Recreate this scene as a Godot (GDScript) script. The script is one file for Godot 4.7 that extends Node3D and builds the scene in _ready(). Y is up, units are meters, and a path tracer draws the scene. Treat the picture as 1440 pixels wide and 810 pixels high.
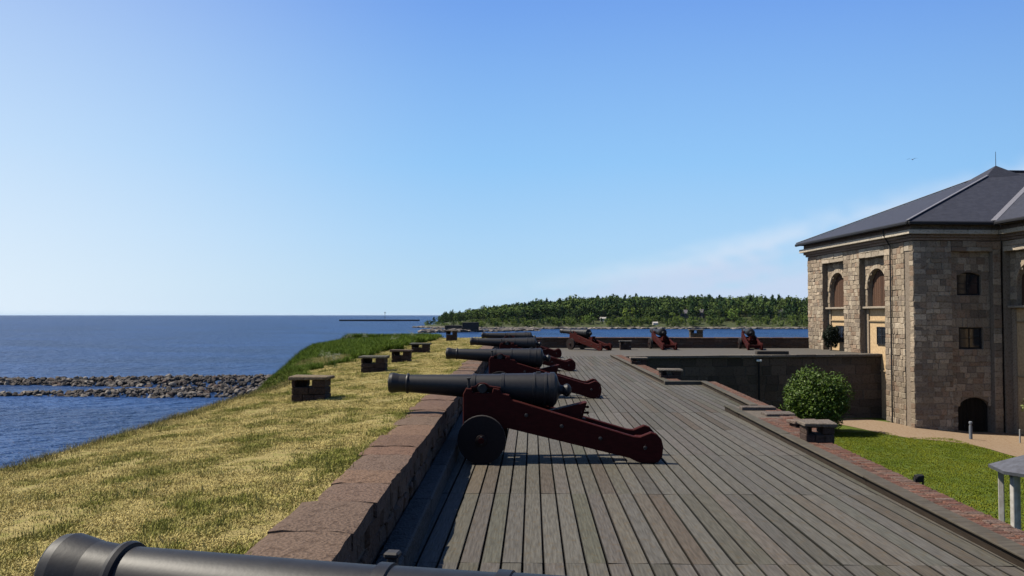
extends Node3D
# A sea fort: gun deck with a row of old guns, grassy bank and sea to one side, court and stone barracks to the other.

const SEA := -7.5
var rng := RandomNumberGenerator.new()
var counts := {}
var M := {}
var rough_noise := FastNoiseLite.new()
var patch_noise := FastNoiseLite.new()

# ---------------------------------------------------------------- mesh builder
class MB:
	var v := PackedVector3Array()
	var n := PackedVector3Array()
	var c := PackedColorArray()
	var uv := PackedVector2Array()
	var i := PackedInt32Array()
	func tri(a: Vector3, b: Vector3, d: Vector3, col: Color) -> void:   # counter-clockwise seen from outside
		var nn := (b - a).cross(d - a).normalized()
		var k := v.size()
		v.append_array([a, b, d]); n.append_array([nn, nn, nn]); c.append_array([col, col, col])
		uv.append_array([Vector2.ZERO, Vector2.RIGHT, Vector2.ONE])
		i.append_array([k, k + 2, k + 1])
	func quad(a: Vector3, b: Vector3, d: Vector3, e: Vector3, col: Color, u := Rect2(0, 0, 1, 1)) -> void:
		var nn := (d - a).cross(e - b).normalized()
		var k := v.size()
		v.append_array([a, b, d, e]); n.append_array([nn, nn, nn, nn]); c.append_array([col, col, col, col])
		uv.append_array([u.position, Vector2(u.end.x, u.position.y), u.end, Vector2(u.position.x, u.end.y)])
		i.append_array([k, k + 2, k + 1, k, k + 3, k + 2])
	func oquad(a: Vector3, b: Vector3, d: Vector3, e: Vector3, mid: Vector3, col: Color) -> void:
		if (d - a).cross(e - b).dot((a + b + d + e) * 0.25 - mid) < 0:
			quad(a, e, d, b, col)
		else:
			quad(a, b, d, e, col)
	func otri(a: Vector3, b: Vector3, d: Vector3, mid: Vector3, col: Color) -> void:
		if (b - a).cross(d - a).dot((a + b + d) / 3.0 - mid) < 0:
			tri(a, d, b, col)
		else:
			tri(a, b, d, col)
	# bevelled box; cor: eight optional corner offsets that make it uneven
	func box(mid: Vector3, size: Vector3, col: Color, bev := 0.0, bas := Basis.IDENTITY, cor: Array = []) -> void:
		var h := size * 0.5
		var b := minf(bev, minf(h.x, minf(h.y, h.z)) * 0.6)
		var p := []
		for q in 8:
			var s := Vector3(1 if q & 1 else -1, 1 if q & 2 else -1, 1 if q & 4 else -1)
			var o: Vector3 = cor[q] if cor.size() == 8 else Vector3.ZERO
			var three := []
			for ax in 3:
				var r := Vector3(s.x * (h.x - b), s.y * (h.y - b), s.z * (h.z - b))
				r[ax] = s[ax] * h[ax]
				three.append(mid + bas * (r + o))
			p.append(three)
		for ax in 3:
			var b1 := 1 << ((ax + 1) % 3)
			var b2 := 1 << ((ax + 2) % 3)
			for side in 2:
				var q0: int = side << ax
				oquad(p[q0][ax], p[q0 | b1][ax], p[q0 | b1 | b2][ax], p[q0 | b2][ax], mid, col)
		if b <= 0.0:
			return
		for ax in 3:
			var a1 := (ax + 1) % 3
			var a2 := (ax + 2) % 3
			for s1 in 2:
				for s2 in 2:
					var q0: int = (s1 << a1) | (s2 << a2)
					var q1: int = q0 | (1 << ax)
					oquad(p[q0][a1], p[q1][a1], p[q1][a2], p[q0][a2], mid, col)
		for q in 8:
			otri(p[q][0], p[q][1], p[q][2], mid, col)
	# profile of [along, radius] turned round the axis o + along * dir
	func lathe(prof: Array, o: Vector3, dir: Vector3, col: Color, segs := 24, smooth := true) -> void:
		var d := dir.normalized()
		var s := d.cross(Vector3.UP if absf(d.y) < 0.9 else Vector3.RIGHT).normalized()
		var t := d.cross(s)
		for k in prof.size() - 1:
			var x0: float = prof[k][0]; var r0: float = prof[k][1]
			var x1: float = prof[k + 1][0]; var r1: float = prof[k + 1][1]
			var base := v.size()
			var slope := (r1 - r0)
			for q in segs + 1:
				var a := TAU * q / segs
				var out := s * cos(a) + t * sin(a)
				var nn := (out * (x1 - x0) - d * slope).normalized()
				if not smooth:
					nn = out
				v.append(o + d * x0 + out * r0); v.append(o + d * x1 + out * r1)
				n.append(nn); n.append(nn); c.append(col); c.append(col)
				uv.append(Vector2(float(q) / segs, x0)); uv.append(Vector2(float(q) / segs, x1))
			for q in segs:
				var e := base + q * 2
				# outside is counter-clockwise e, e+2, e+3, e+1 when t = d x s
				i.append_array([e, e + 3, e + 2, e, e + 1, e + 3])
	func tube(a: Vector3, b: Vector3, r0: float, r1: float, col: Color, segs := 8) -> void:
		var l := a.distance_to(b)
		lathe([[0.0, 0.0], [0.0, r0], [l, r1], [l, 0.0]], a, b - a, col, segs)
	# polygon (x, y) extruded along z from z0 to z1, with a chamfer
	func prism(poly: PackedVector2Array, z0: float, z1: float, col: Color, cham := 0.0, tr := Transform3D.IDENTITY) -> void:
		var P := poly.duplicate()
		if Geometry2D.is_polygon_clockwise(P):
			P.reverse()
		var m := P.size()
		var inn := PackedVector2Array()
		for k in m:
			var e0 := (P[k] - P[(k + m - 1) % m]).normalized()
			var e1 := (P[(k + 1) % m] - P[k]).normalized()
			var n0 := Vector2(-e0.y, e0.x)
			var n1 := Vector2(-e1.y, e1.x)
			var bi := (n0 + n1)
			bi = bi / maxf(bi.length_squared() * 0.5, 0.4)
			inn.append(P[k] + bi * cham)
		var T := Geometry2D.triangulate_polygon(inn)
		for k in range(0, T.size(), 3):
			var a := inn[T[k]]; var b := inn[T[k + 1]]; var d := inn[T[k + 2]]
			if (b - a).cross(d - a) < 0:
				var w := b; b = d; d = w
			tri(tr * Vector3(a.x, a.y, z1), tr * Vector3(b.x, b.y, z1), tr * Vector3(d.x, d.y, z1), col)
			tri(tr * Vector3(a.x, a.y, z0), tr * Vector3(d.x, d.y, z0), tr * Vector3(b.x, b.y, z0), col)
		for k in m:
			var l := (k + 1) % m
			quad(tr * Vector3(P[k].x, P[k].y, z0 + cham), tr * Vector3(P[l].x, P[l].y, z0 + cham), tr * Vector3(P[l].x, P[l].y, z1 - cham), tr * Vector3(P[k].x, P[k].y, z1 - cham), col)
			if cham > 0.0:
				quad(tr * Vector3(P[k].x, P[k].y, z1 - cham), tr * Vector3(P[l].x, P[l].y, z1 - cham), tr * Vector3(inn[l].x, inn[l].y, z1), tr * Vector3(inn[k].x, inn[k].y, z1), col)
				quad(tr * Vector3(inn[k].x, inn[k].y, z0), tr * Vector3(inn[l].x, inn[l].y, z0), tr * Vector3(P[l].x, P[l].y, z0 + cham), tr * Vector3(P[k].x, P[k].y, z0 + cham), col)
	# a smooth sheet: pts[r][q], normals upward-ish by differences; cols may be one colour or a callable
	func sheet(pts: Array, colf: Callable) -> void:
		var R := pts.size()
		var Q: int = pts[0].size()
		var base := v.size()
		for r in R:
			for q in Q:
				var p: Vector3 = pts[r][q]
				var du: Vector3 = pts[r][mini(q + 1, Q - 1)] - pts[r][maxi(q - 1, 0)]
				var dv: Vector3 = pts[mini(r + 1, R - 1)][q] - pts[maxi(r - 1, 0)][q]
				var nn := du.cross(dv).normalized()
				if nn.y < 0: nn = -nn
				v.append(p); n.append(nn); c.append(colf.call(p)); uv.append(Vector2(p.x, p.z))
		for r in R - 1:
			for q in Q - 1:
				var a := base + r * Q + q
				var p0 := v[a]; var p1 := v[a + 1]; var p2 := v[a + Q]
				if (p1 - p0).cross(p2 - p0).y > 0:
					i.append_array([a, a + Q, a + 1, a + 1, a + Q, a + Q + 1])
				else:
					i.append_array([a, a + 1, a + Q, a + 1, a + Q + 1, a + Q])
	func mesh() -> ArrayMesh:
		var arr := []
		arr.resize(Mesh.ARRAY_MAX)
		arr[Mesh.ARRAY_VERTEX] = v; arr[Mesh.ARRAY_NORMAL] = n; arr[Mesh.ARRAY_COLOR] = c
		arr[Mesh.ARRAY_TEX_UV] = uv; arr[Mesh.ARRAY_INDEX] = i
		var am := ArrayMesh.new()
		am.add_surface_from_arrays(Mesh.PRIMITIVE_TRIANGLES, arr)
		return am

# ---------------------------------------------------------------- node helpers
func numbered(called: String) -> String:
	var k: int = counts.get(called, 0)
	counts[called] = k + 1
	return called if k == 0 else "%s_%03d" % [called, k]

func tag(o: Node, label := "", category := "", group := "", kind := "") -> void:
	if label: o.set_meta("label", label)
	if category: o.set_meta("category", category)
	if group: o.set_meta("group", group)
	if kind: o.set_meta("kind", kind)

func thing(called: String, label: String, category: String, pos := Vector3.ZERO, turn := 0.0, group := "") -> Node3D:
	var o := Node3D.new()
	o.name = numbered(called)
	add_child(o)
	o.position = pos
	o.rotation.y = turn
	tag(o, label, category, group)
	return o

func part(parent: Node, called: String, mb, mat: Material) -> MeshInstance3D:
	var o := MeshInstance3D.new()
	o.mesh = mb.mesh() if mb is MB else mb
	o.material_override = mat
	o.name = called
	parent.add_child(o, true)
	return o

func top(called: String, mb, mat: Material, label: String, category: String, group := "", pos := Vector3.ZERO) -> MeshInstance3D:
	var o := MeshInstance3D.new()
	o.mesh = mb.mesh() if mb is MB else mb
	o.material_override = mat
	o.name = numbered(called)
	add_child(o)
	o.position = pos
	tag(o, label, category, group)
	return o

func setting(called: String, mb, mat: Material) -> MeshInstance3D:
	var o := top(called, mb, mat, "", "")
	tag(o, "", "", "", "structure")
	return o

func P(x: float, y: float, d: float) -> Vector3:
	return Vector3(x, y, -d)

func rc(a: Color, b: Color) -> Color:
	return a.lerp(b, rng.randf())

func grey(f: float) -> Color:
	return Color(f, f, f)

func jit(amount: float) -> Array:
	var r := []
	for k in 8:
		r.append(Vector3(rng.randf_range(-1, 1), rng.randf_range(-1, 1), rng.randf_range(-1, 1)) * amount)
	return r

# ---------------------------------------------------------------- textures and materials
func seamless(w: int, h: int, freq: float, oct: int, sd: int, kind := FastNoiseLite.TYPE_SIMPLEX_SMOOTH) -> Image:
	var f := FastNoiseLite.new()
	f.seed = sd; f.frequency = freq; f.noise_type = kind
	f.fractal_octaves = oct
	f.fractal_type = FastNoiseLite.FRACTAL_FBM if oct > 1 else FastNoiseLite.FRACTAL_NONE
	return f.get_seamless_image(w, h, false, false, 0.15, true)

# two noise pictures -> colour picture: lerp(a, b, first), then toward d by how far the second passes a threshold
func blend(first: Image, second: Image, a: Color, b: Color, d: Color, lo := 0.55, hi := 0.8, amount := 1.0) -> ImageTexture:
	var w := first.get_width(); var h := first.get_height()
	var x := first.get_data(); var y := second.get_data()
	var o := PackedByteArray(); o.resize(w * h * 3)
	for k in w * h:
		var c := a.lerp(b, x[k] / 255.0)
		c = c.lerp(d, smoothstep(lo, hi, y[k] / 255.0) * amount)
		c = c.linear_to_srgb()
		o[k * 3] = int(clampf(c.r, 0, 1) * 255); o[k * 3 + 1] = int(clampf(c.g, 0, 1) * 255); o[k * 3 + 2] = int(clampf(c.b, 0, 1) * 255)
	return ImageTexture.create_from_image(Image.create_from_data(w, h, false, Image.FORMAT_RGB8, o))

func material(rough := 0.9, tex: Texture2D = null, col := Color.WHITE, scale := Vector3.ONE, planar := true, world := true) -> StandardMaterial3D:
	var m := StandardMaterial3D.new()
	m.albedo_color = col.linear_to_srgb()
	m.vertex_color_use_as_albedo = true
	m.roughness = rough
	m.metallic_specular = 0.3
	if tex:
		m.albedo_texture = tex
	m.uv1_scale = scale
	m.uv1_triplanar = planar
	m.uv1_world_triplanar = world and planar
	m.uv1_triplanar_sharpness = 4.0
	return m

func relief(m: StandardMaterial3D, img: Image, cm: float) -> void:
	m.heightmap_enabled = true
	m.heightmap_texture = ImageTexture.create_from_image(img)
	m.heightmap_scale = cm

func make_materials() -> void:
	var fine := seamless(512, 512, 0.06, 4, 3)
	var mid := seamless(512, 512, 0.018, 4, 5)
	var big := seamless(512, 512, 0.008, 4, 9)
	var grain := seamless(128, 512, 0.06, 5, 11)
	grain.resize(1024, 512, Image.INTERPOLATE_CUBIC)
	var blot := seamless(1024, 512, 0.02, 6, 13)
	# weathered boards: grey with brown and greenish patches; tinted by vertex colour
	var wood := blend(grain, blot, Color(0.48, 0.46, 0.43), Color(1.0, 0.98, 0.95), Color(0.78, 0.64, 0.46), 0.55, 0.85, 0.65)
	M.plank = material(0.78, wood, grey(0.75), Vector3.ONE, false)
	M.plank.metallic_specular = 0.25
	relief(M.plank, grain, 0.35)
	M.timber = material(0.85, wood, grey(0.45), Vector3(0.3, 0.9, 0.3))
	var stone := blend(fine, mid, Color(0.5, 0.48, 0.46), Color(1, 1, 1), Color(0.42, 0.38, 0.34), 0.55, 0.8, 0.7)
	M.stone = material(0.92, stone, grey(0.52), Vector3(0.7, 0.7, 0.7))
	relief(M.stone, fine, 1.6)
	M.lime = material(0.95, stone, Color(0.20, 0.165, 0.13), Vector3(0.6, 0.6, 0.6))
	M.mortar = material(0.95, stone, Color(0.10, 0.085, 0.07), Vector3(0.6, 0.6, 0.6))
	var rock := blend(fine, mid, Color(0.45, 0.45, 0.45), Color(1, 1, 1), Color(0.35, 0.32, 0.3), 0.5, 0.75, 0.8)
	M.rock = material(0.9, rock, grey(0.58), Vector3(0.4, 0.4, 0.4))
	var plaster := blend(mid, fine, Color(0.62, 0.6, 0.58), Color(1, 1, 1), Color(0.6, 0.52, 0.42), 0.6, 0.9, 0.5)
	M.plaster = material(0.9, plaster, grey(0.55), Vector3(0.5, 0.5, 0.5))
	var soil := blend(fine, big, Color(0.10, 0.08, 0.03), Color(0.36, 0.29, 0.11), Color(0.17, 0.16, 0.04), 0.45, 0.75, 0.75)
	M.turf = material(1.0, soil, grey(0.7), Vector3(0.9, 0.9, 0.9))
	M.blade = material(0.8, null, grey(0.66), Vector3.ONE, false)
	M.blade.metallic_specular = 0.15
	M.blade.backlight_enabled = true
	M.blade.backlight = Color(0.35, 0.35, 0.35)
	M.leaf = material(0.55, null, grey(0.5), Vector3.ONE, false)
	M.leaf.metallic_specular = 0.3
	M.leaf.backlight_enabled = true
	M.leaf.backlight = Color(0.3, 0.3, 0.3)
	M.far_leaf = material(0.9, null, grey(0.8), Vector3.ONE, false)
	M.far_leaf.metallic_specular = 0.1
	var lawn := blend(fine, mid, Color(0.04, 0.08, 0.005), Color(0.17, 0.23, 0.025), Color(0.20, 0.21, 0.03), 0.55, 0.85, 0.8)
	M.lawn = material(1.0, lawn, grey(0.4), Vector3(0.5, 0.5, 0.5))
	var gravel := blend(fine, mid, Color(0.24, 0.18, 0.12), Color(0.55, 0.44, 0.33), Color(0.30, 0.20, 0.12), 0.5, 0.8, 0.8)
	M.gravel = material(1.0, gravel, Color(0.42, 0.39, 0.36), Vector3(0.5, 0.5, 0.5))
	# iron of the guns
	var iron := blend(mid, fine, Color(0.5, 0.5, 0.53), Color(1, 1, 1), Color(0.9, 0.66, 0.55), 0.6, 0.85, 0.7)
	M.iron = material(0.5, iron, Color(0.010, 0.010, 0.012), Vector3(1.2, 1.2, 1.2), true, false)
	M.iron.metallic_specular = 0.36
	relief(M.iron, fine, 0.03)
	M.fitting = material(0.6, iron, Color(0.03, 0.028, 0.028), Vector3(2, 2, 2), true, false)
	var paint := blend(mid, fine, Color(0.6, 0.6, 0.6), Color(1, 1, 1), Color(0.55, 0.5, 0.5), 0.55, 0.9, 0.7)
	M.red = material(0.75, paint, Color(0.036, 0.0052, 0.0044), Vector3(0.5, 1.6, 1.6), true, false)
	M.red.metallic_specular = 0.2
	M.wheel = material(0.7, paint, Color(0.012, 0.006, 0.005), Vector3(1.5, 1.5, 1.5), true, false)
	# slates
	var sl := Image.create(512, 512, false, Image.FORMAT_L8)
	rng.seed = 77
	for row in 32:
		var x := rng.randi_range(-20, 0)
		while x < 512:
			var w := rng.randi_range(24, 34)
			var f := rng.randf_range(0.55, 0.9)
			sl.fill_rect(Rect2i(x, row * 16, w, 16), grey(f))
			sl.fill_rect(Rect2i(x + w - 1, row * 16, 1, 16), grey(f * 0.6))
			x += w
		sl.fill_rect(Rect2i(0, row * 16 + 14, 512, 2), grey(0.42))
	var slate := blend(sl, mid, Color(0.25, 0.25, 0.27), Color(1, 1, 1), Color(0.5, 0.48, 0.45), 0.6, 0.9, 0.5)
	M.slate = material(0.6, slate, Color(0.036, 0.037, 0.047), Vector3.ONE, false)
	relief(M.slate, sl, 0.8)
	M.lead = material(0.55, plaster, Color(0.14, 0.14, 0.16), Vector3.ONE)
	M.gutter = material(0.6, null, Color(0.012, 0.012, 0.014), Vector3.ONE)
	M.pane = material(0.08, null, Color(0.012, 0.014, 0.018), Vector3.ONE)
	M.pane.metallic_specular = 0.5
	M.door = material(0.8, wood, Color(0.012, 0.010, 0.008), Vector3(0.3, 0.3, 0.3))
	M.shutter = material(0.85, wood, Color(0.09, 0.05, 0.034), Vector3(0.9, 0.3, 0.9))
	M.white = material(0.6, null, Color(0.5, 0.49, 0.47), Vector3.ONE)
	M.matte = material(0.9, null, Color.WHITE, Vector3.ONE)
	# sea: rippled water, dark body, the sky and painted wind lanes do the rest
	var wav := FastNoiseLite.new()
	wav.seed = 21; wav.frequency = 0.012; wav.fractal_octaves = 6; wav.fractal_gain = 0.62
	wav.noise_type = FastNoiseLite.TYPE_SIMPLEX_SMOOTH
	var wi := wav.get_seamless_image(1024, 1024, false, false, 0.1, true)
	wi.convert(Image.FORMAT_RGBA8)
	wi.bump_map_to_normal_map(16.0)
	M.sea = StandardMaterial3D.new()
	M.sea.albedo_color = Color(0.012, 0.040, 0.125).linear_to_srgb()
	M.sea.vertex_color_use_as_albedo = true
	M.sea.roughness = 0.32
	M.sea.metallic_specular = 0.13
	M.sea.normal_enabled = true
	M.sea.normal_texture = ImageTexture.create_from_image(wi)
	M.sea.normal_scale = 1.3
	M.sea.uv1_triplanar = true
	M.sea.uv1_world_triplanar = true
	M.sea.uv1_scale = Vector3(0.013, 0.013, 0.026)

# ---------------------------------------------------------------- sky
func make_sky() -> PanoramaSkyMaterial:
	var w := 1024; var h := 512
	var img := Image.create(w, h, false, Image.FORMAT_RGBF)
	var cl := FastNoiseLite.new()
	cl.seed = 4; cl.frequency = 1.0; cl.fractal_octaves = 5
	var sun := Vector3(-0.70, 1.0, -0.12).normalized()
	var stops := [0.0, 2.0, 5.0, 10.0, 20.0, 40.0, 90.0]
	var tints := [Color(0.48, 0.68, 0.86), Color(0.47, 0.69, 0.88), Color(0.405, 0.655, 0.92), Color(0.29, 0.57, 0.93), Color(0.175, 0.375, 0.84), Color(0.06, 0.165, 0.49), Color(0.03, 0.09, 0.33)]
	var ramp := []                                            # one tint per tenth of a degree
	for k in 1000:
		var a := k * 0.1
		for q in 6:
			if a <= stops[q + 1] or q == 5:
				ramp.append(tints[q].lerp(tints[q + 1], clampf((a - stops[q]) / (stops[q + 1] - stops[q]), 0.0, 1.0)))
				break
	var sun_flat := Vector2(sun.x, sun.z).normalized()
	for y in h:
		var el := PI * (0.5 - (y + 0.5) / h)
		var e := maxf(rad_to_deg(el), 0.0)
		for x in w:
			var az := wrapf(TAU * (x + 0.5) / w, -PI, PI)              # column 0 lies straight ahead (-z)
			var d := Vector3(sin(az) * cos(el), sin(el), -cos(az) * cos(el))
			var near := d.dot(sun)
			var side := Vector2(sin(az), -cos(az)).dot(sun_flat)
			var base: Color = ramp[int((e + 1.5 * smoothstep(0.1, -0.5, side)) * 10.0)]
			var c := base.lerp(Color(0.82, 0.91, 1.0), clampf(0.95 * smoothstep(0.2, 0.85, side) * exp(-e / 20.0) + 0.25 * smoothstep(0.62, 0.97, near), 0.0, 1.0))
			c = c * (1.0 - 0.25 * smoothstep(-0.1, -1.0, side))
			var deg := rad_to_deg(az)
			if e < 14.0 and deg > -14.0 and deg < 150.0:      # a low wedge of thin cloud that thickens to the right
				var lim := 0.8 + 0.225 * clampf(deg + 6.0, 0.0, 40.0)
				var q := cl.get_noise_3d(d.x * 5.0, (e - 0.19 * deg) * 0.9, d.z * 5.0) + 0.5
				var wisp := smoothstep(0.05, 0.6, q)
				var bank := wisp * smoothstep(0.0, 1.0, e) * (1.0 - smoothstep(lim - 1.6, lim + 0.6, e + (q - 0.5) * 1.5)) * smoothstep(-14.0, 12.0, deg) * (1.0 - smoothstep(110.0, 150.0, deg))
				c = c.lerp(Color(0.58, 0.68, 0.87).lerp(Color(0.80, 0.86, 0.95), smoothstep(lim * 0.55, lim, e)), bank * 0.85)
			img.set_pixel(x, y, c)
	var m := PanoramaSkyMaterial.new()
	m.panorama = ImageTexture.create_from_image(img)
	return m

# ---------------------------------------------------------------- plan of the fort (x to the right, d ahead, both in metres from the camera)
func coping_in(d: float) -> float: return -1.297 - 0.0178 * d
func coping_out(d: float) -> float: return coping_in(d) - 0.62
func kerb_a(d: float) -> float: return 4.657 + 0.0152 * d
func kerb_b(d: float) -> float: return 4.93 + 0.0352 * d
func kerb_c(d: float) -> float: return 4.72 - 0.0048 * (d - 30.5)
func brick_out(d: float) -> float:
	if d < 17.6: return 5.2 + 0.026 * d
	if d < 31.0: return 6.12 + 0.035 * (d - 17.6)
	return kerb_c(d) + 0.72
func crest_x(d: float) -> float:
	if d < 26.0: return -6.9 - 0.026 * (d - 11.0)
	if d < 30.0: return lerpf(-7.29, -8.6, (d - 26.0) / 4.0)
	if d < 54.0: return lerpf(-8.6, -13.6, (d - 30.0) / 24.0)
	return -13.6 - 0.05 * (d - 54.0)
const BACK_IN := 65.0        # inner face of the back parapet
const BACK_OUT := 65.75
func bank_h(x: float, d: float) -> float:
	var cx := crest_x(d)
	var flat := 0.0
	if d < BACK_OUT:
		var u := clampf((coping_out(d) - x) / maxf(coping_out(d) - cx, 0.1), 0.0, 1.0)
		flat = 0.765 - 0.38 * pow(u, 1.5)
	else:
		flat = 0.735 - 0.05 * minf(d - BACK_OUT, 4.0)
	var out := Vector2(maxf(cx - x, 0.0), maxf(d - 69.5, 0.0)).length()
	var h := flat - lerpf(0.62, 1.25, smoothstep(22.0, 27.0, d)) * out * out / (out + 1.0)
	h += 0.035 * rough_noise.get_noise_2d(x * 9.0, d * 9.0) + 0.05 * rough_noise.get_noise_2d(x * 2.0 + 50.0, d * 2.0)
	if d < BACK_OUT and coping_out(d) - x < 0.4 or d >= BACK_OUT and d - BACK_OUT < 0.4:
		h = minf(h, flat)
	return maxf(h, -9.5)
func court_h(x: float, _d: float) -> float:
	return -4.0 - 0.38 * smoothstep(21.0, 26.5, x)

# ---------------------------------------------------------------- masonry: courses of uneven stones on a flat face
func cut(spans: Array, a: float, b: float) -> Array:
	var r := []
	for s in spans:
		if b <= s[0] or a >= s[1]:
			r.append(s)
		else:
			if a - s[0] > 0.06: r.append([s[0], a])
			if s[1] - b > 0.06: r.append([b, s[1]])
	return r

func stone_face(parent: Node, o: Vector3, u: Vector3, up: Vector3, out: Vector3, w: float, h: float, course: Vector2, length: Vector2, tones: Array, holes: Array, budget: Dictionary, proud := 0.05, quoin := 0.0, name_of := "stone") -> void:
	var bas := Basis(u, up, out)
	var stops := [0.0, h]
	for q in holes:
		for yy in [q.position.y, q.end.y]:
			if yy > 0.05 and yy < h - 0.05: stops.append(yy)
	stops.sort()
	for k in stops.size() - 1:
		var y0: float = stops[k]
		var room: float = stops[k + 1] - y0
		if room < 0.03: continue
		var rows := maxi(1, int(round(room / rng.randf_range(course.x, course.y))))
		var edges := [0.0]
		for r in rows - 1: edges.append((r + 1.0 + rng.randf_range(-0.18, 0.18)) / rows * room)
		edges.append(room)
		for r in rows:
			var a: float = y0 + edges[r]
			var b: float = y0 + edges[r + 1]
			var spans := [[0.0, w]]
			for q in holes:
				if q.position.y < (a + b) * 0.5 and q.end.y > (a + b) * 0.5:
					spans = cut(spans, q.position.x, q.end.x)
			for s in spans:
				var x: float = s[0]
				while x < s[1] - 0.01:
					var l := rng.randf_range(length.x, length.y)
					if quoin > 0.0 and (x < 0.01): l = quoin * (1.35 if r % 2 else 0.8)
					if s[1] - x - l < length.x * 0.6: l = s[1] - x
					var t: Color = tones[rng.randi() % tones.size()]
					t = t * rng.randf_range(0.77, 1.12)
					t = t * (1.0 + 0.42 * patch_noise.get_noise_3dv((o + u * x + up * a) * Vector3(0.7, 0.5, 0.7)))
					var thick := proud + 0.05 + rng.randf_range(-0.015, 0.02)
					var size := Vector3(l - 0.014, (b - a) - 0.014, thick)
					var mid := o + u * (x + l * 0.5) + up * ((a + b) * 0.5) + out * (thick * 0.5 - 0.05)
					var mb: MB = MB.new() if budget.left > 0 else budget.rest
					mb.box(mid, size, t, 0.02, bas, jit(0.02))
					if budget.left > 0:
						part(parent, name_of, mb, M.stone)
						budget.left -= 1
					x += l

func stone_rest(parent: Node, budget: Dictionary, called := "stonework") -> void:
	if budget.rest.v.size():
		tag(part(parent, called, budget.rest, M.stone), "", "", "", "stuff")

# ---------------------------------------------------------------- guns
func make_gun(called: String, label: String, group: String) -> Node3D:
	var g := thing(called, label, "cannon", Vector3.ZERO, 0.0, group)
	var wh := Color.WHITE
	# local frame: x along the carriage (muzzle towards -x), origin on the ground below the wheels
	var cheek := PackedVector2Array([Vector2(-0.33, 0.42), Vector2(-0.33, 1.15), Vector2(-0.28, 1.25), Vector2(-0.18, 1.25), Vector2(-0.16, 1.17), Vector2(0.16, 1.17), Vector2(0.19, 1.26), Vector2(0.30, 1.24), Vector2(0.33, 1.17), Vector2(0.46, 1.14), Vector2(0.50, 1.06), Vector2(0.62, 1.03), Vector2(2.55, 0.46), Vector2(2.66, 0.45), Vector2(2.76, 0.49), Vector2(2.86, 0.53), Vector2(2.95, 0.50), Vector2(3.03, 0.41), Vector2(3.06, 0.28), Vector2(3.04, 0.12), Vector2(2.97, 0.02), Vector2(2.80, 0.0), Vector2(2.62, 0.03), Vector2(2.50, 0.09), Vector2(0.42, 0.58), Vector2(0.30, 0.50), Vector2(0.20, 0.36), Vector2(-0.20, 0.36)])
	for s in [-1.0, 1.0]:
		var mb := MB.new()
		mb.prism(cheek, -0.065, 0.065, wh, 0.014, Transform3D(Basis(Vector3.UP, s * -0.035), Vector3(0, 0, s * 0.36)))
		var ck := part(g, "cheek", mb, M.red)
		var st := MB.new()
		st.prism(PackedVector2Array([Vector2(-0.19, 1.255), Vector2(-0.19, 1.275), Vector2(-0.12, 1.285), Vector2(-0.085, 1.32), Vector2(-0.04, 1.338), Vector2(0.04, 1.338), Vector2(0.085, 1.32), Vector2(0.12, 1.29), Vector2(0.31, 1.262), Vector2(0.31, 1.245), Vector2(0.12, 1.255), Vector2(0.07, 1.29), Vector2(0.0, 1.325), Vector2(-0.07, 1.29), Vector2(-0.12, 1.25)]), s * 0.36 - 0.05, s * 0.36 + 0.05, wh, 0.004)
		part(ck, "trunnion_cap", st, M.red)
		for q in [-0.235]:
			var kb := MB.new()
			kb.box(Vector3(q, 1.32, s * 0.36), Vector3(0.045, 0.17, 0.045), wh, 0.01)
			kb.box(Vector3(q, 1.415, s * 0.36), Vector3(0.07, 0.03, 0.065), wh, 0.01)
			part(ck, "cap_bolt", kb, M.fitting)
		for bx in [[0.75, 0.8], [1.35, 0.62], [2.0, 0.42], [2.75, 0.27]]:
			var bo := MB.new()
			bo.lathe([[0.0, 0.035], [0.022, 0.03], [0.03, 0.0]], Vector3(bx[0], bx[1], s * (0.43 + bx[0] * 0.035)), Vector3(0, 0, s), wh, 8)
			part(ck, "bolt", bo, M.fitting)
		var wl := MB.new()
		wl.lathe([[0.0, 0.0], [0.0, 0.40], [0.16, 0.40], [0.16, 0.10], [0.20, 0.09], [0.22, 0.0]], Vector3(0, 0.405, s * 0.50), Vector3(0, 0, s), wh, 32)
		var wheel := part(g, "wheel", wl, M.wheel)
		var ty := MB.new()
		ty.lathe([[0.02, 0.0], [0.02, 0.405], [0.14, 0.405], [0.14, 0.40]], Vector3(0, 0.405, s * 0.50), Vector3(0, 0, s), wh, 32)
		part(wheel, "tyre", ty, M.fitting)
		var pin := MB.new()
		pin.box(Vector3(0, 0.405, s * 0.715), Vector3(0.035, 0.14, 0.03), wh, 0.005)
		part(wheel, "linch_pin", pin, M.fitting)
	var ax := MB.new()
	ax.box(Vector3(0, 0.405, 0), Vector3(0.17, 0.17, 0.98), wh, 0.012)
	ax.tube(Vector3(0, 0.405, -0.74), Vector3(0, 0.405, 0.74), 0.05, 0.05, wh, 12)
	part(g, "axle", ax, M.red)
	for b in [[0.32, 0.75, 0.22, 0.3], [1.5, 0.52, 0.2, 0.16], [2.78, 0.26, 0.22, 0.2]]:
		var mb := MB.new()
		mb.box(Vector3(b[0], b[1], 0), Vector3(b[2], b[3], 0.60 + b[0] * 0.06), wh, 0.012)
		part(g, "transom", mb, M.red)
	# stool bed and quoin below the breech
	var bed := MB.new()
	bed.prism(PackedVector2Array([Vector2(0.45, 0.70), Vector2(1.75, 0.62), Vector2(1.78, 0.70), Vector2(0.45, 0.79)]), -0.19, 0.19, wh, 0.008)
	part(g, "stool_bed", bed, M.red)
	var qn := MB.new()
	qn.prism(PackedVector2Array([Vector2(0.95, 0.745), Vector2(1.72, 0.712), Vector2(1.80, 0.985), Vector2(1.76, 0.985), Vector2(1.0, 0.80)]), -0.14, 0.14, wh, 0.008)
	var quoin := part(g, "quoin", qn, M.red)
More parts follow.
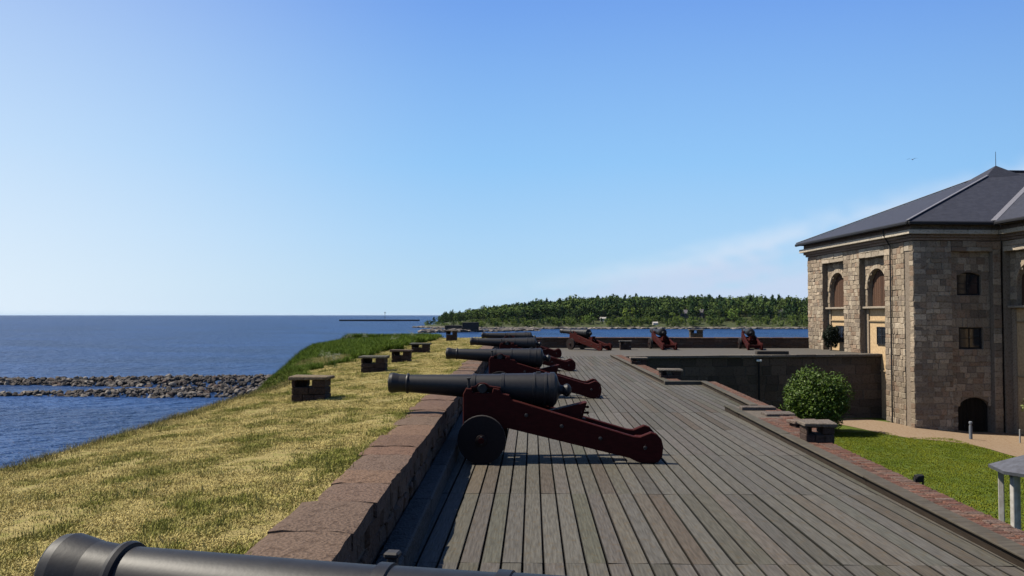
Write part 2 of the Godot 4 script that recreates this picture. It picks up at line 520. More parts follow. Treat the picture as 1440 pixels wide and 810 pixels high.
	for y in [0.80, 0.90]:
		var h := MB.new()
		h.lathe([[0, 0.0], [0, 0.018], [0.05, 0.018], [0.07, 0.026], [0.09, 0.018], [0.09, 0.0]], Vector3(1.75, y, 0.05), Vector3(1, 0, 0), wh, 8)
		part(quoin, "handle", h, M.red)
	# barrel, raised a little at the muzzle; trunnions at the origin of its own frame
	var tr := Transform3D(Basis(Vector3.BACK, deg_to_rad(-2.4)), Vector3(0.0, 1.245, 0))
	var dir := tr.basis * Vector3.RIGHT
	var bo := MB.new()
	var prof := [[-1.68, 0.0], [-1.68, 0.075], [-1.66, 0.085], [-1.66, 0.158], [-1.645, 0.170], [-1.60, 0.178], [-1.55, 0.170], [-1.48, 0.158], [-1.36, 0.152],
		[-1.355, 0.170], [-1.335, 0.176], [-1.315, 0.170], [-1.31, 0.154], [-0.20, 0.205], [-0.195, 0.220], [-0.14, 0.222], [-0.135, 0.212], [0.30, 0.236], [0.305, 0.250], [0.36, 0.252], [0.365, 0.244],
		[0.86, 0.272], [0.865, 0.284], [0.90, 0.286], [0.905, 0.276], [1.06, 0.282], [1.065, 0.296], [1.10, 0.298], [1.105, 0.286], [1.15, 0.288], [1.155, 0.304], [1.23, 0.306], [1.24, 0.29], [1.28, 0.24], [1.31, 0.15], [1.34, 0.09], [1.38, 0.075], [1.42, 0.10], [1.46, 0.115], [1.50, 0.10], [1.53, 0.055], [1.54, 0.0]]
	# bore: a dark recess at the muzzle
	var bore := [[-1.20, 0.0], [-1.20, 0.073], [-1.68, 0.075]]
	bo.lathe(prof.slice(1), tr.origin, dir, wh, 48)
	var barrel := part(g, "barrel", bo, M.iron)
	var br := MB.new()
	br.lathe([[-1.25, 0.0], [-1.25, 0.074], [-1.679, 0.0745]], tr.origin, dir, wh, 24)
	part(barrel, "bore", br, M.fitting)
	for s in [-1.0, 1.0]:
		var tn := MB.new()
		tn.lathe([[0.15, 0.082], [0.42, 0.080], [0.425, 0.075], [0.425, 0.0]], tr.origin, Vector3(0, 0, s), wh, 20)
		part(barrel, "trunnion", tn, M.iron)
	var vf := MB.new()
	vf.box(tr * Vector3(0.95, 0.285, 0), Vector3(0.08, 0.03, 0.06), wh, 0.008)
	part(barrel, "vent_patch", vf, M.iron)
	return g

func place_gun(src: Node3D, label: String, pos: Vector3, turn: float, group: String) -> Node3D:
	var g: Node3D = src.duplicate()
	g.name = numbered("cannon")
	add_child(g)
	g.position = pos
	g.rotation = Vector3(0, turn, 0)
	g.set_meta("label", label)
	g.set_meta("group", group)
	var o := Vector3(0, 1.245, 0)
	var a := Basis(Vector3.BACK, deg_to_rad(rng.randf_range(-0.5, 0.6)))
	g.get_node("barrel").transform = Transform3D(a, o - a * o)
	return g

# ---------------------------------------------------------------- stone vents with a slab on top
func make_vent(label: String, group: String, pos: Vector3, turn: float, size: Vector3, tone: Color, slab_tone: Color, courses := 3) -> Node3D:
	var g := thing("stone_vent", label, "vent", pos, turn, group)
	var slab_t := 0.075
	var body_h := size.y - slab_t
	var bw := size.x * 0.86
	var bd := size.z * 0.82
	var ch := body_h / courses
	for k in courses:
		var y := (k + 0.5) * ch
		if k < courses - 1:
			var x := -bw * 0.5
			var n := 3 if k % 2 == 0 else 2
			for q in n:
				var l := bw / n
				var mb := MB.new()
				mb.box(Vector3(x + l * 0.5, y - (0.04 if k == 0 else 0.0), 0), Vector3(l - 0.008, ch - 0.008 + (0.08 if k == 0 else 0.0), bd), tone * rng.randf_range(0.75, 1.2), 0.012, Basis.IDENTITY, jit(0.006))
				part(g, "stone", mb, M.stone)
				x += l
		else:
			for e in [[-0.5, -0.40, -0.5, 0.5], [0.10, 0.5, -0.5, 0.5], [-0.40, -0.14, -0.5, -0.05]]:
				var mb := MB.new()
				mb.box(Vector3((e[0] + e[1]) * 0.5 * bw, y, (e[2] + e[3]) * 0.5 * bd), Vector3((e[1] - e[0]) * bw - 0.006, ch - 0.006, (e[3] - e[2]) * bd), tone * rng.randf_range(0.75, 1.2), 0.012, Basis.IDENTITY, jit(0.004))
				part(g, "stone", mb, M.stone)
	var sl := MB.new()
	sl.box(Vector3(0, size.y - slab_t * 0.5 + 0.002, 0), Vector3(size.x, slab_t, size.z), slab_tone, 0.015, Basis.IDENTITY, jit(0.012))
	part(g, "slab", sl, M.stone)
	return g

# ---------------------------------------------------------------- leaves
func leaf(mb: MB, p: Vector3, s: float, col: Color, face := Vector3.ZERO) -> void:
	var a := Vector3(rng.randfn(), rng.randfn(), rng.randfn()).normalized()
	var nn := (Vector3(rng.randfn(), rng.randfn(), rng.randfn()).normalized() * 0.8 + face).normalized()
	a = (a - nn * a.dot(nn)).normalized()
	var b := nn.cross(a)
	mb.quad(p - a * s, p + b * s * 0.45, p + a * s, p - b * s * 0.45, col)

func leaf_ball(mb: MB, mid: Vector3, rad: Vector3, count: int, s: float, lo: Color, hi: Color, lumps := 14, flat_bottom := -1.0) -> void:
	var ls := []
	for k in lumps:
		var d := Vector3(rng.randfn(), rng.randfn() * 0.8 + 0.15, rng.randfn()).normalized()
		ls.append([d * rng.randf_range(0.45, 0.72), rng.randf_range(0.26, 0.44)])
	for k in count:
		var l: Array = ls[k % lumps]
		var d := Vector3(rng.randfn(), rng.randfn(), rng.randfn()).normalized()
		var q: Vector3 = l[0] + d * l[1] * pow(rng.randf(), 0.25)
		if q.y < flat_bottom: continue
		var col := rc(lo, hi) * rng.randf_range(0.75, 1.2)
		leaf(mb, mid + q * rad, s * rng.randf_range(0.7, 1.3), col, d * 0.7 + Vector3.UP * 0.35)

func make_tree_mesh(kind: int, sd: int) -> ArrayMesh:
	# crown of a far tree about 1 unit wide; height 1.0, so that instances scale it
	rng.seed = sd
	var mb := MB.new()
	var lumps := 16
	for k in lumps:
		var y := 0.0
		var r := 0.0
		var sz := 0.0
		if kind == 0:          # broad-leaved: rounded
			y = rng.randf_range(0.22, 0.9)
			r = 0.36 * sqrt(maxf(0.05, 1.0 - pow((y - 0.55) / 0.48, 2.0)))
			sz = rng.randf_range(0.11, 0.18)
		else:                  # pine: narrower, ragged, open at the foot
			y = rng.randf_range(0.35, 0.97)
			r = lerpf(0.30, 0.05, (y - 0.35) / 0.62)
			sz = rng.randf_range(0.07, 0.12)
		var a := rng.randf() * TAU
		var q := Vector3(cos(a) * r * rng.randf_range(0.5, 1.0), y, sin(a) * r * rng.randf_range(0.5, 1.0))
		for j in 16:
			var d := Vector3(rng.randfn(), rng.randfn() * 0.75, rng.randfn()).normalized()
			leaf(mb, q + d * sz * pow(rng.randf(), 0.3), rng.randf_range(0.05, 0.085), grey(rng.randf_range(0.7, 1.15)), d * 0.6 + Vector3.UP * 0.4)
	return mb.mesh()

func trunk_mesh() -> ArrayMesh:
	var mb := MB.new()
	mb.tube(Vector3(0, -0.05, 0), Vector3(0.01, 0.45, 0.0), 0.022, 0.014, Color(0.05, 0.04, 0.03), 6)
	mb.tube(Vector3(0.01, 0.4, 0), Vector3(0.09, 0.7, 0.05), 0.011, 0.004, Color(0.05, 0.04, 0.03), 5)
	mb.tube(Vector3(0.01, 0.42, 0), Vector3(-0.08, 0.72, -0.04), 0.011, 0.004, Color(0.05, 0.04, 0.03), 5)
	mb.tube(Vector3(0.01, 0.45, 0), Vector3(0.0, 0.85, 0.0), 0.012, 0.004, Color(0.05, 0.04, 0.03), 5)
	return mb.mesh()

func rock_mesh(sd: int) -> ArrayMesh:
	rng.seed = sd
	var sp := SphereMesh.new()
	sp.radial_segments = 9; sp.rings = 5
	var arr := sp.get_mesh_arrays()
	var vs: PackedVector3Array = arr[Mesh.ARRAY_VERTEX]
	var idx: PackedInt32Array = arr[Mesh.ARRAY_INDEX]
	var nz := FastNoiseLite.new(); nz.seed = sd; nz.frequency = 0.9
	var cuts := []
	for k in 7:
		cuts.append([Vector3(rng.randfn(), rng.randfn(), rng.randfn()).normalized(), rng.randf_range(0.5, 0.85)])
	for k in vs.size():
		var p := vs[k] * 2.0
		p *= 1.0 + 0.35 * nz.get_noise_3dv(p)
		for cc in cuts:
			var over: float = p.dot(cc[0]) - cc[1]
			if over > 0: p -= cc[0] * over
		vs[k] = p * Vector3(1.0, 0.72, 0.85)
	var mb := MB.new()
	for k in range(0, idx.size(), 3):
		var a := vs[idx[k]]; var b := vs[idx[k + 1]]; var d := vs[idx[k + 2]]
		if (b - a).cross(d - a).length() > 1e-6:
			mb.otri(a, b, d, Vector3.ZERO, Color.WHITE)
	return mb.mesh()

func scatter(called: String, mesh: Mesh, mat: Material, xf: Array, cols: Array) -> MultiMeshInstance3D:
	var mm := MultiMesh.new()
	mm.transform_format = MultiMesh.TRANSFORM_3D
	mm.use_colors = true
	mm.mesh = mesh
	mm.instance_count = xf.size()
	for k in xf.size():
		mm.set_instance_transform(k, xf[k])
		mm.set_instance_color(k, cols[k])
	var o := MultiMeshInstance3D.new()
	o.multimesh = mm
	o.material_override = mat
	o.name = numbered(called)
	return o

# ---------------------------------------------------------------- the scene
func _ready() -> void:
	rng.seed = 1
	rough_noise.seed = 2; rough_noise.frequency = 0.08; rough_noise.fractal_octaves = 4
	patch_noise.seed = 6; patch_noise.frequency = 0.5; patch_noise.fractal_octaves = 3
	var cam := Camera3D.new()
	cam.name = "camera"
	cam.fov = rad_to_deg(2.0 * atan(405.0 / 1200.0))
	cam.near = 0.1
	cam.far = 60000.0
	cam.position = Vector3(0, 2.5, 0)
	cam.rotation = Vector3(atan(38.0 / 1200.0), deg_to_rad(1.384), 0)
	add_child(cam)
	var env := Environment.new()
	env.background_mode = Environment.BG_SKY
	env.sky = Sky.new()
	env.sky.sky_material = make_sky()
	env.tonemap_mode = Environment.TONE_MAPPER_LINEAR
	env.tonemap_exposure = 2.0
	env.background_energy_multiplier = 0.5
	env.sdfgi_enabled = true
	env.ssao_enabled = true
	env.ssil_enabled = true
	env.fog_enabled = true
	env.fog_density = 0.000012
	env.fog_light_color = Color(0.80, 0.88, 0.97)
	var we := WorldEnvironment.new()
	we.name = "environment"
	we.environment = env
	add_child(we)
	var sun := DirectionalLight3D.new()
	sun.name = "sun"
	sun.light_energy = 1.6
	sun.light_color = Color(1.0, 0.965, 0.90)
	sun.light_angular_distance = 0.5
	sun.shadow_enabled = true
	add_child(sun)
	sun.look_at_from_position(Vector3.ZERO, Vector3(0.70, -1.0, 0.12))

	make_materials()
	make_water_and_land()
	make_deck()
	make_left_parapet()
	make_right_edge()
	make_back_rampart()
	make_court()
	make_barracks()
	make_guns()
	make_vents()
	make_bank_plants()
	make_breakwater()
	make_far_shore()
	make_small_things()

func make_water_and_land() -> void:
	var mb := MB.new()
	var painted_lanes := FastNoiseLite.new()
	painted_lanes.seed = 12; painted_lanes.frequency = 1.0; painted_lanes.fractal_octaves = 4
	var ds := [-3000.0, -200.0, 0.0]
	var sd := 20.0
	while sd < 45000.0:
		ds.append(sd)
		sd *= 1.045
	ds.append(45000.0)
	var sea_rows := []
	for dd in ds:
		var row := []
		for q in 121:
			var t := (q - 60) / 60.0
			row.append(P(signf(t) * (absf(t) * 400.0 + pow(absf(t), 6.0) * 26000.0), SEA, dd))
		sea_rows.append(row)
	mb.sheet(sea_rows, func(p): return Color.WHITE * (0.72 + 0.45 * painted_lanes.get_noise_2d(p.x * 0.012, p.z * 0.045)))  # wind lanes' brighter and darker reflection painted into the water colour
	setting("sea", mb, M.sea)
	# grassy bank outside the parapets
	var g := MB.new()
	var rows := []
	var d := -8.0
	while d <= BACK_OUT + 0.001:
		var row := []
		for q in 61:
			var t := q / 60.0
			var x := coping_out(d) + 0.02 - 30.0 * pow(t, 1.7)
			row.append(P(x, bank_h(x, d), d))
		rows.append(row)
		d += 0.5 if d + 0.5 < BACK_OUT or d > BACK_OUT - 0.01 else BACK_OUT - d
	var white := func(_p): return Color.WHITE
	g.sheet(rows, white)
	rows = []
	d = BACK_OUT - 0.02
	while d < 92.0:
		var row := []
		var x := -36.0
		while x <= 60.0:
			row.append(P(x, bank_h(x, d) - (0.01 if x < coping_out(d) else 0.0), d))
			x += 0.75
		rows.append(row)
		d += 0.75
	g.sheet(rows, white)
	setting("grass_bank", g, M.turf)

# ---------------------------------------------------------------- board deck
func make_deck() -> void:
	var deck := Node3D.new()
	deck.name = "deck"
	add_child(deck)
	tag(deck, "", "", "", "structure")
	var mb := MB.new()
	mb.box(P(1.3, -0.19, 24.0), Vector3(7.2, 0.2, 55.0), Color(0.12, 0.11, 0.1), 0.0)
	mb.box(P(5.3, -0.2, 25.5), Vector3(1.2, 0.2, 10.0), Color(0.12, 0.11, 0.1), 0.0)
	part(deck, "bedding", mb, M.mortar)
	rng.seed = 31
	var list := []
	var d := -1.35
	while d < 52.0:
		var l := 3.35
		var x := -2.45
		var k := 0
		while x < 6.2:
			var lim := 5.05 if not (d > 18.0 and d < 30.8) else 6.15
			if x < lim and x > coping_in(d) - 0.15:
				list.append([x, d, l])
			x += 0.2132
			k += 1
		d += l
	# those that show largest come first
	var seen := list.filter(func(e): return e[1] > 5.0)
	seen.append_array(list.filter(func(e): return e[1] <= 5.0))
	var rest := MB.new()
	for k in seen.size():
		var e: Array = seen[k]
		var m: MB = MB.new() if k < 300 else rest
		var w := 0.2132 - rng.randf_range(0.014, 0.022)
		var l: float = minf(e[2], 51.9 - e[1]) - rng.randf_range(0.004, 0.012)
		if l < 0.2: continue
		var tone := rc(Color(0.114, 0.107, 0.097), Color(0.102, 0.099, 0.089))
		if rng.randf() < 0.14: tone = rc(Color(0.098, 0.084, 0.066), tone)
		if rng.randf() < 0.2: tone = rc(Color(0.084, 0.082, 0.066), tone)
		tone = tone * rng.randf_range(0.88, 1.12)
		var y := rng.randf_range(-0.003, 0.002)
		var tilt := rng.randf_range(-0.003, 0.003)
		var x0: float = e[0] + 0.1066 - w * 0.5
		var z0: float = e[1]
		var uo := rng.randf() * 7.0
		var vo := rng.randf()
		var bv := 0.006
		var a := [P(x0 + bv, y + tilt, z0), P(x0 + w - bv, y - tilt, z0), P(x0 + w - bv, y - tilt, z0 + l), P(x0 + bv, y + tilt, z0 + l)]
		var u := Rect2(uo, vo, l * 0.28, w * 0.9)
		# the grain runs along the board: u along d
		var kk := m.v.size()
		m.quad(a[0], a[1], a[2], a[3], tone, u)
		m.uv[kk] = Vector2(uo, vo); m.uv[kk + 1] = Vector2(uo, vo + w * 0.9); m.uv[kk + 2] = Vector2(uo + l * 0.28, vo + w * 0.9); m.uv[kk + 3] = Vector2(uo + l * 0.28, vo)
		var dn := Vector3(0, -bv, 0)
		var lx := Vector3(-bv, 0, 0)
		var b := [a[0] + dn + lx, a[1] + dn - lx, a[2] + dn - lx, a[3] + dn + lx]
		var fl := Vector3(0, -0.05, 0)
		for s in 4:
			var t := (s + 1) % 4
			m.quad(b[s], b[t], a[t], a[s], tone * 0.45)
			m.quad(b[s] + fl, b[t] + fl, b[t], b[s], tone * 0.16)
		if k < 300:
			part(deck, "plank", m, M.plank)
	tag(part(deck, "planking", rest, M.plank), "", "", "", "stuff")

# ---------------------------------------------------------------- parapet on the sea side
const REDS := [Color(0.225, 0.132, 0.088), Color(0.21, 0.128, 0.09), Color(0.235, 0.148, 0.10), Color(0.215, 0.145, 0.108), Color(0.20, 0.135, 0.10)]
func coping_slab(parent: Node, p0: Vector3, p1: Vector3, w0: Vector3, tone: Color, thick := 0.14) -> void:
	# a rough slab between two points of its inner edge; w0 points across
	var mb := MB.new()
	var rows := []
	var n := 5
	for r in n:
		var e := p0.lerp(p1, r / (n - 1.0))
		var row := []
		for q in 7:
			var t := q / 6.0
			var p := e + w0 * t
			var edge := 1.0 if q == 0 or q == 6 else 0.0
			var wob := w0.normalized() * rng.randf_range(-0.02, 0.012) * edge
			var end := 0.006 if r == 0 or r == n - 1 else 0.0
			p += wob + Vector3(0, rng.randf_range(-0.007, 0.005) - edge * 0.014 - end, 0)
			row.append(p)
		rows.append(row)
	mb.sheet(rows, func(_p): return tone)
	var rim := []
	for q in 7: rim.append(rows[0][q])
	for r in range(1, n): rim.append(rows[r][6])
	for q in range(5, -1, -1): rim.append(rows[n - 1][q])
	for r in range(n - 2, 0, -1): rim.append(rows[r][0])
	var mid := (p0 + p1 + w0) * 0.5 - Vector3(0, thick * 0.5, 0)
	for k in rim.size():
		var a: Vector3 = rim[k]
		var b: Vector3 = rim[(k + 1) % rim.size()]
		var fl := Vector3(0, -thick, 0)
		mb.oquad(a + fl, b + fl, b, a, mid, tone)
	part(parent, "coping_stone", mb, M.stone)

func make_left_parapet() -> void:
	rng.seed = 41
	var w := thing("parapet_wall", "long low wall with reddish coping along the grassy bank", "wall")
	var core := MB.new()
	var d := -6.0
	while d < 65.4:
		var e := minf(d + 4.0, 65.6)
		var a := [P(coping_in(d) - 0.05, 0, d), P(coping_in(e) - 0.05, 0, e), P(coping_out(e) + 0.03, 0, e), P(coping_out(d) + 0.03, 0, d)]
		var up := Vector3(0, 0.66, 0)
		var dn := Vector3(0, -0.3, 0)
		var mid: Vector3 = (a[0] + a[2]) * 0.5 + up * 0.5
		core.oquad(a[0] + up, a[1] + up, a[2] + up, a[3] + up, mid, Color.WHITE)
		core.oquad(a[0] + dn, a[1] + dn, a[1] + up, a[0] + up, mid, Color.WHITE)
		core.oquad(a[3] + dn, a[2] + dn, a[2] + up, a[3] + up, mid, Color.WHITE)
		core.oquad(a[0] + dn, a[3] + dn, a[3] + up, a[0] + up, mid, Color.WHITE)
		core.oquad(a[1] + dn, a[2] + dn, a[2] + up, a[1] + up, mid, Color.WHITE)
		d = e
	part(w, "core", core, M.mortar)
	# inner face, coursed rubble
	var bud := {"left": 300, "rest": MB.new()}
	var o := P(coping_in(66.0) - 0.05, 0.0, 66.0)
	var to := P(coping_in(-4.0) - 0.05, 0.0, -4.0)
	var u := (to - o).normalized()
	# the near stretch first
	var near0 := P(coping_in(27.0) - 0.05, 0.0, 27.0)
	stone_face(w, near0, u, Vector3.UP, Vector3.UP.cross(-u) * -1.0 if Vector3.UP.cross(-u).x < 0 else Vector3.UP.cross(-u), 23.5, 0.66, Vector2(0.2, 0.26), Vector2(0.25, 0.6), REDS, [], bud, 0.03)
	stone_face(w, o, u, Vector3.UP, Vector3.UP.cross(-u) * -1.0 if Vector3.UP.cross(-u).x < 0 else Vector3.UP.cross(-u), 39.0, 0.66, Vector2(0.2, 0.26), Vector2(0.35, 0.8), REDS, [], bud, 0.03)
	stone_rest(w, bud)
	d = -4.0
	while d < 65.0:
		var l := rng.randf_range(0.55, 1.25)
		var y := 0.80 + rng.randf_range(-0.004, 0.004)
		var a := P(coping_in(d) + rng.randf_range(-0.015, 0.015), y, d + 0.005)
		var b := P(coping_in(d + l) + rng.randf_range(-0.015, 0.015), y, d + l - 0.005)
		coping_slab(w, a, b, Vector3(-0.62 + rng.randf_range(-0.06, 0.04), rng.randf_range(-0.01, 0.01), 0.0), REDS[rng.randi() % 5] * rng.randf_range(0.92, 1.08))
		d += l
	# low step at the foot of the wall
	var s := thing("stone_step", "low dark step along the foot of the sea parapet", "step")
	d = -4.0
	while d < 64.0:
		var l := 2.4
		var m := MB.new()
		m.box(P((coping_in(d) + coping_in(d + l)) * 0.5 + 0.125, 0.12, d + l * 0.5), Vector3(0.25, 0.30, l - 0.012), Color(0.12, 0.12, 0.12) * rng.randf_range(0.85, 1.15), 0.02, Basis(Vector3.UP, atan(0.0178)), jit(0.006))
		part(s, "block", m, M.stone)
		d += l

# ---------------------------------------------------------------- kerb and brick coping on the court side
func kerb(label: String, f: Callable, d0: float, d1: float, w := 0.22) -> void:
	var g := thing("timber_kerb", label, "kerb", Vector3.ZERO, 0.0, "kerbs along the gun deck")
	var d := d0
	while d < d1 - 0.2:
		var l := minf(rng.randf_range(3.2, 4.6), d1 - d)
		if d1 - d - l < 1.0: l = d1 - d
		var a := P(f.call(d) + w * 0.5, 0.065, d + 0.006)
		var b := P(f.call(d + l) + w * 0.5, 0.065, d + l - 0.006)
		var m := MB.new()
		var z := (a - b).normalized()
		var bs := Basis(Vector3.UP.cross(z), Vector3.UP, z)
		m.box((a + b) * 0.5 + Vector3(0.012, -0.018, 0), Vector3(w - 0.05, 0.12, a.distance_to(b)), Color(0.055, 0.042, 0.03), 0.012, bs, jit(0.008))
		part(g, "beam", m, M.timber)
		var cb := MB.new()
		cb.box((a + b) * 0.5 + Vector3(0, 0.060, 0), Vector3(w, 0.034, a.distance_to(b) - 0.004), rc(Color(0.17, 0.15, 0.12), Color(0.125, 0.115, 0.09)), 0.008, bs, jit(0.005))
		part(g, "cap_board", cb, M.timber)
		d += l

func make_right_edge() -> void:
	rng.seed = 51
	kerb("weathered grey kerb beam along the near right edge of the deck", kerb_a, -3.0, 22.6)
	kerb("short grey kerb beam beside the brick coping of the deck's bay", kerb_b, 22.7, 30.75, 0.2)
	kerb("far grey kerb beam running up to the back rampart", kerb_c, 31.0, 51.4)
	var g := thing("timber_kerb", "short kerb beam lying across the deck's bay, facing the camera", "kerb", Vector3.ZERO, 0.0, "kerbs along the gun deck")
	var m := MB.new()
	m.box(P(5.47, 0.065, 30.87), Vector3(1.5, 0.15, 0.22), Color(0.15, 0.14, 0.12), 0.018, Basis.IDENTITY, jit(0.006))
	part(g, "beam", m, M.timber)
	# the wall under the coping, facing the court
	var wall := thing("rampart_wall", "brick-topped retaining wall between the gun deck and the court", "wall")
	var core := MB.new()
	var segs := [[-6.0, 17.55], [17.55, 22.65], [22.65, 31.0], [31.0, 51.6]]
	for s in segs:
		var ins := []
		for dd in [s[0], s[1]]:
			var i := 0.0
			if s[0] < 22.0: i = kerb_a(dd) + 0.23
			elif s[0] < 30.0: i = kerb_b(dd) + 0.21
			else: i = kerb_c(dd) + 0.23
			ins.append([i - 0.01, brick_out(clampf(dd, s[0] + 0.01, s[1] - 0.01)) - 0.03])
		var a := [P(ins[0][0], 0, s[0]), P(ins[0][1], 0, s[0]), P(ins[1][1], 0, s[1]), P(ins[1][0], 0, s[1])]
		var up := Vector3(0, 0.088, 0)
		var dn := Vector3(0, -4.8, 0)
		var mid: Vector3 = (a[0] + a[2]) * 0.5 + dn * 0.5
		core.oquad(a[0] + up, a[1] + up, a[2] + up, a[3] + up, mid, Color.WHITE)
		for k in 4:
			core.oquad(a[k] + dn, a[(k + 1) % 4] + dn, a[(k + 1) % 4] + up, a[k] + up, mid, Color.WHITE)
	part(wall, "core", core, M.mortar)
	var bricks := []
	var d := 5.0
	while d < 51.3:
		var i := 0.0
		if d < 22.6: i = kerb_a(d) + 0.225
		elif d < 31.0: i = kerb_b(d) + 0.205
		else: i = kerb_c(d) + 0.225
		var o := brick_out(d) + rng.randf_range(-0.015, 0.015)
		var hole := d > 20.2 and d < 22.6
		var x := i + rng.randf_range(-0.02, 0.0)
		while x < o - 0.05:
			var l := minf(0.222, o - x)
			if o - x - l < 0.07: l = o - x
			if not (hole and x < i + 0.55):
				bricks.append([x + l * 0.5, d, l])
			x += l
		d += 0.086
	var rest := MB.new()
	for k in bricks.size():
		var e: Array = bricks[k]
		var t: Color = [Color(0.24, 0.115, 0.08), Color(0.21, 0.105, 0.08), Color(0.255, 0.14, 0.10), Color(0.20, 0.125, 0.10), Color(0.23, 0.16, 0.13)][rng.randi() % 5]
		t = t * rng.randf_range(0.85, 1.12)
		var show: bool = e[1] > 8.5 and e[1] < 40.0
		var mb: MB = MB.new() if show and wall.get_child_count() < 300 else rest
		mb.box(P(e[0], 0.045 + rng.randf_range(-0.006, 0.004), e[1]), Vector3(e[2] - 0.010, 0.12, 0.076), t, 0.01, Basis(Vector3.UP, rng.randf_range(-0.02, 0.02)), jit(0.004))
		if mb != rest:
			part(wall, "brick", mb, M.stone)
	tag(part(wall, "brickwork", rest, M.stone), "", "", "", "stuff")
	# two low steps in the gap behind the end of the near kerb
	var st := thing("stone_step", "two low dark steps in the gap behind the near kerb's end", "step")
	for q in [[5.72, 21.95, 0.86, 0.36, 0.10], [5.9, 20.75, 0.70, 0.5, 0.08]]:
		var b := MB.new()
		b.box(P(q[0], q[4] * 0.5 + 0.02, q[1]), Vector3(q[2], q[4] + 0.12, q[3]), Color(0.19, 0.16, 0.14), 0.015, Basis.IDENTITY, jit(0.008))
		part(st, "block", b, M.stone)

# ---------------------------------------------------------------- rampart across the far end
func back_edge(x: float) -> float: return 51.5 + (x - 4.6) * 0.205
func make_back_rampart() -> void:
	rng.seed = 61
	var fl := MB.new()
	var pl := PackedVector2Array([Vector2(-2.3, -52.0), Vector2(4.9, -51.75), Vector2(22.6, -back_edge(22.6)), Vector2(22.6, -65.3), Vector2(-2.5, -65.3)])
	var T := Geometry2D.triangulate_polygon(pl)
	for k in range(0, T.size(), 3):
		var a := P(pl[T[k]].x, 0.0, -pl[T[k]].y); var b := P(pl[T[k + 1]].x, 0.0, -pl[T[k + 1]].y); var c := P(pl[T[k + 2]].x, 0.0, -pl[T[k + 2]].y)
		if (b - a).cross(c - a).y > 0: fl.tri(a, b, c, Color(0.17, 0.16, 0.145))
		else: fl.tri(a, c, b, Color(0.17, 0.16, 0.145))
	setting("rampart_floor", fl, M.timber)
	# retaining wall that faces the camera across the court
	var w := thing("retaining_wall", "tall shaded stone wall across the court behind the round bush", "wall")
	var o := P(4.9, -4.9, back_edge(4.9))
	var e := P(22.55, -4.9, back_edge(22.55))
	var u := (e - o).normalized()
	var out := u.cross(Vector3.UP)
	if out.z < 0: out = -out
	var l := o.distance_to(e)
	var core := MB.new()
	core.box((o + e) * 0.5 + Vector3(0, 2.4, 0) - out * 0.65, Vector3(l, 4.8, 1.2), Color.WHITE, 0.0, Basis(u, Vector3.UP, u.cross(Vector3.UP)))
	part(w, "core", core, M.mortar)
	var bud := {"left": 280, "rest": MB.new()}
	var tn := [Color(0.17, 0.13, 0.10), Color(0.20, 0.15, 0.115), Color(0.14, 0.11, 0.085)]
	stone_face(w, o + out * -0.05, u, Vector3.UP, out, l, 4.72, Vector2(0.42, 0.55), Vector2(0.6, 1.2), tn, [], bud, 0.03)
	stone_rest(w, bud)
	var x := 0.0
	while x < l - 0.1:
		var s := minf(rng.randf_range(1.2, 1.8), l - x)
		var m := MB.new()
		m.box(o + u * (x + s * 0.5) + Vector3(0, 4.85, 0) - out * 0.15, Vector3(s - 0.01, 0.16, 0.62), rc(Color(0.27, 0.24, 0.21), Color(0.2, 0.18, 0.16)), 0.02, Basis(u, Vector3.UP, u.cross(Vector3.UP)), jit(0.008))
		part(w, "coping_stone", m, M.stone)
		x += s
	# raised block on its edge, beside the third red gun
	var rb := MB.new()
	rb.box(P(15.0, 0.12, 54.0), Vector3(2.0, 0.26, 0.5), Color(0.10, 0.09, 0.08), 0.03, Basis.IDENTITY, jit(0.01))
	top("stone_block", rb, M.stone, "long dark stone block on the edge of the back rampart", "stone block")
	# parapet behind it
	var p := thing("parapet_wall", "low dark wall behind the red gun carriages of the back rampart", "wall")
	var pc := MB.new()
	pc.box(P(9.3, 0.16, 65.4), Vector3(23.4, 1.0, 0.66), Color.WHITE, 0.0)
	part(p, "core", pc, M.mortar)
	bud = {"left": 250, "rest": MB.new()}
	stone_face(p, P(-2.4, 0.0, 65.07), Vector3.RIGHT, Vector3.UP, Vector3.BACK, 23.4, 0.66, Vector2(0.2, 0.3), Vector2(0.4, 0.9), REDS, [], bud, 0.03)
	stone_rest(p, bud)
	x = -2.4
	while x < 21.0:
		var s := rng.randf_range(0.8, 1.3)
		var m := MB.new()
		m.box(P(x + s * 0.5, 0.735, 65.36), Vector3(s - 0.012, 0.13, 0.80), REDS[rng.randi() % 5], 0.02, Basis.IDENTITY, jit(0.012))
		part(p, "coping_stone", m, M.stone)
		x += s

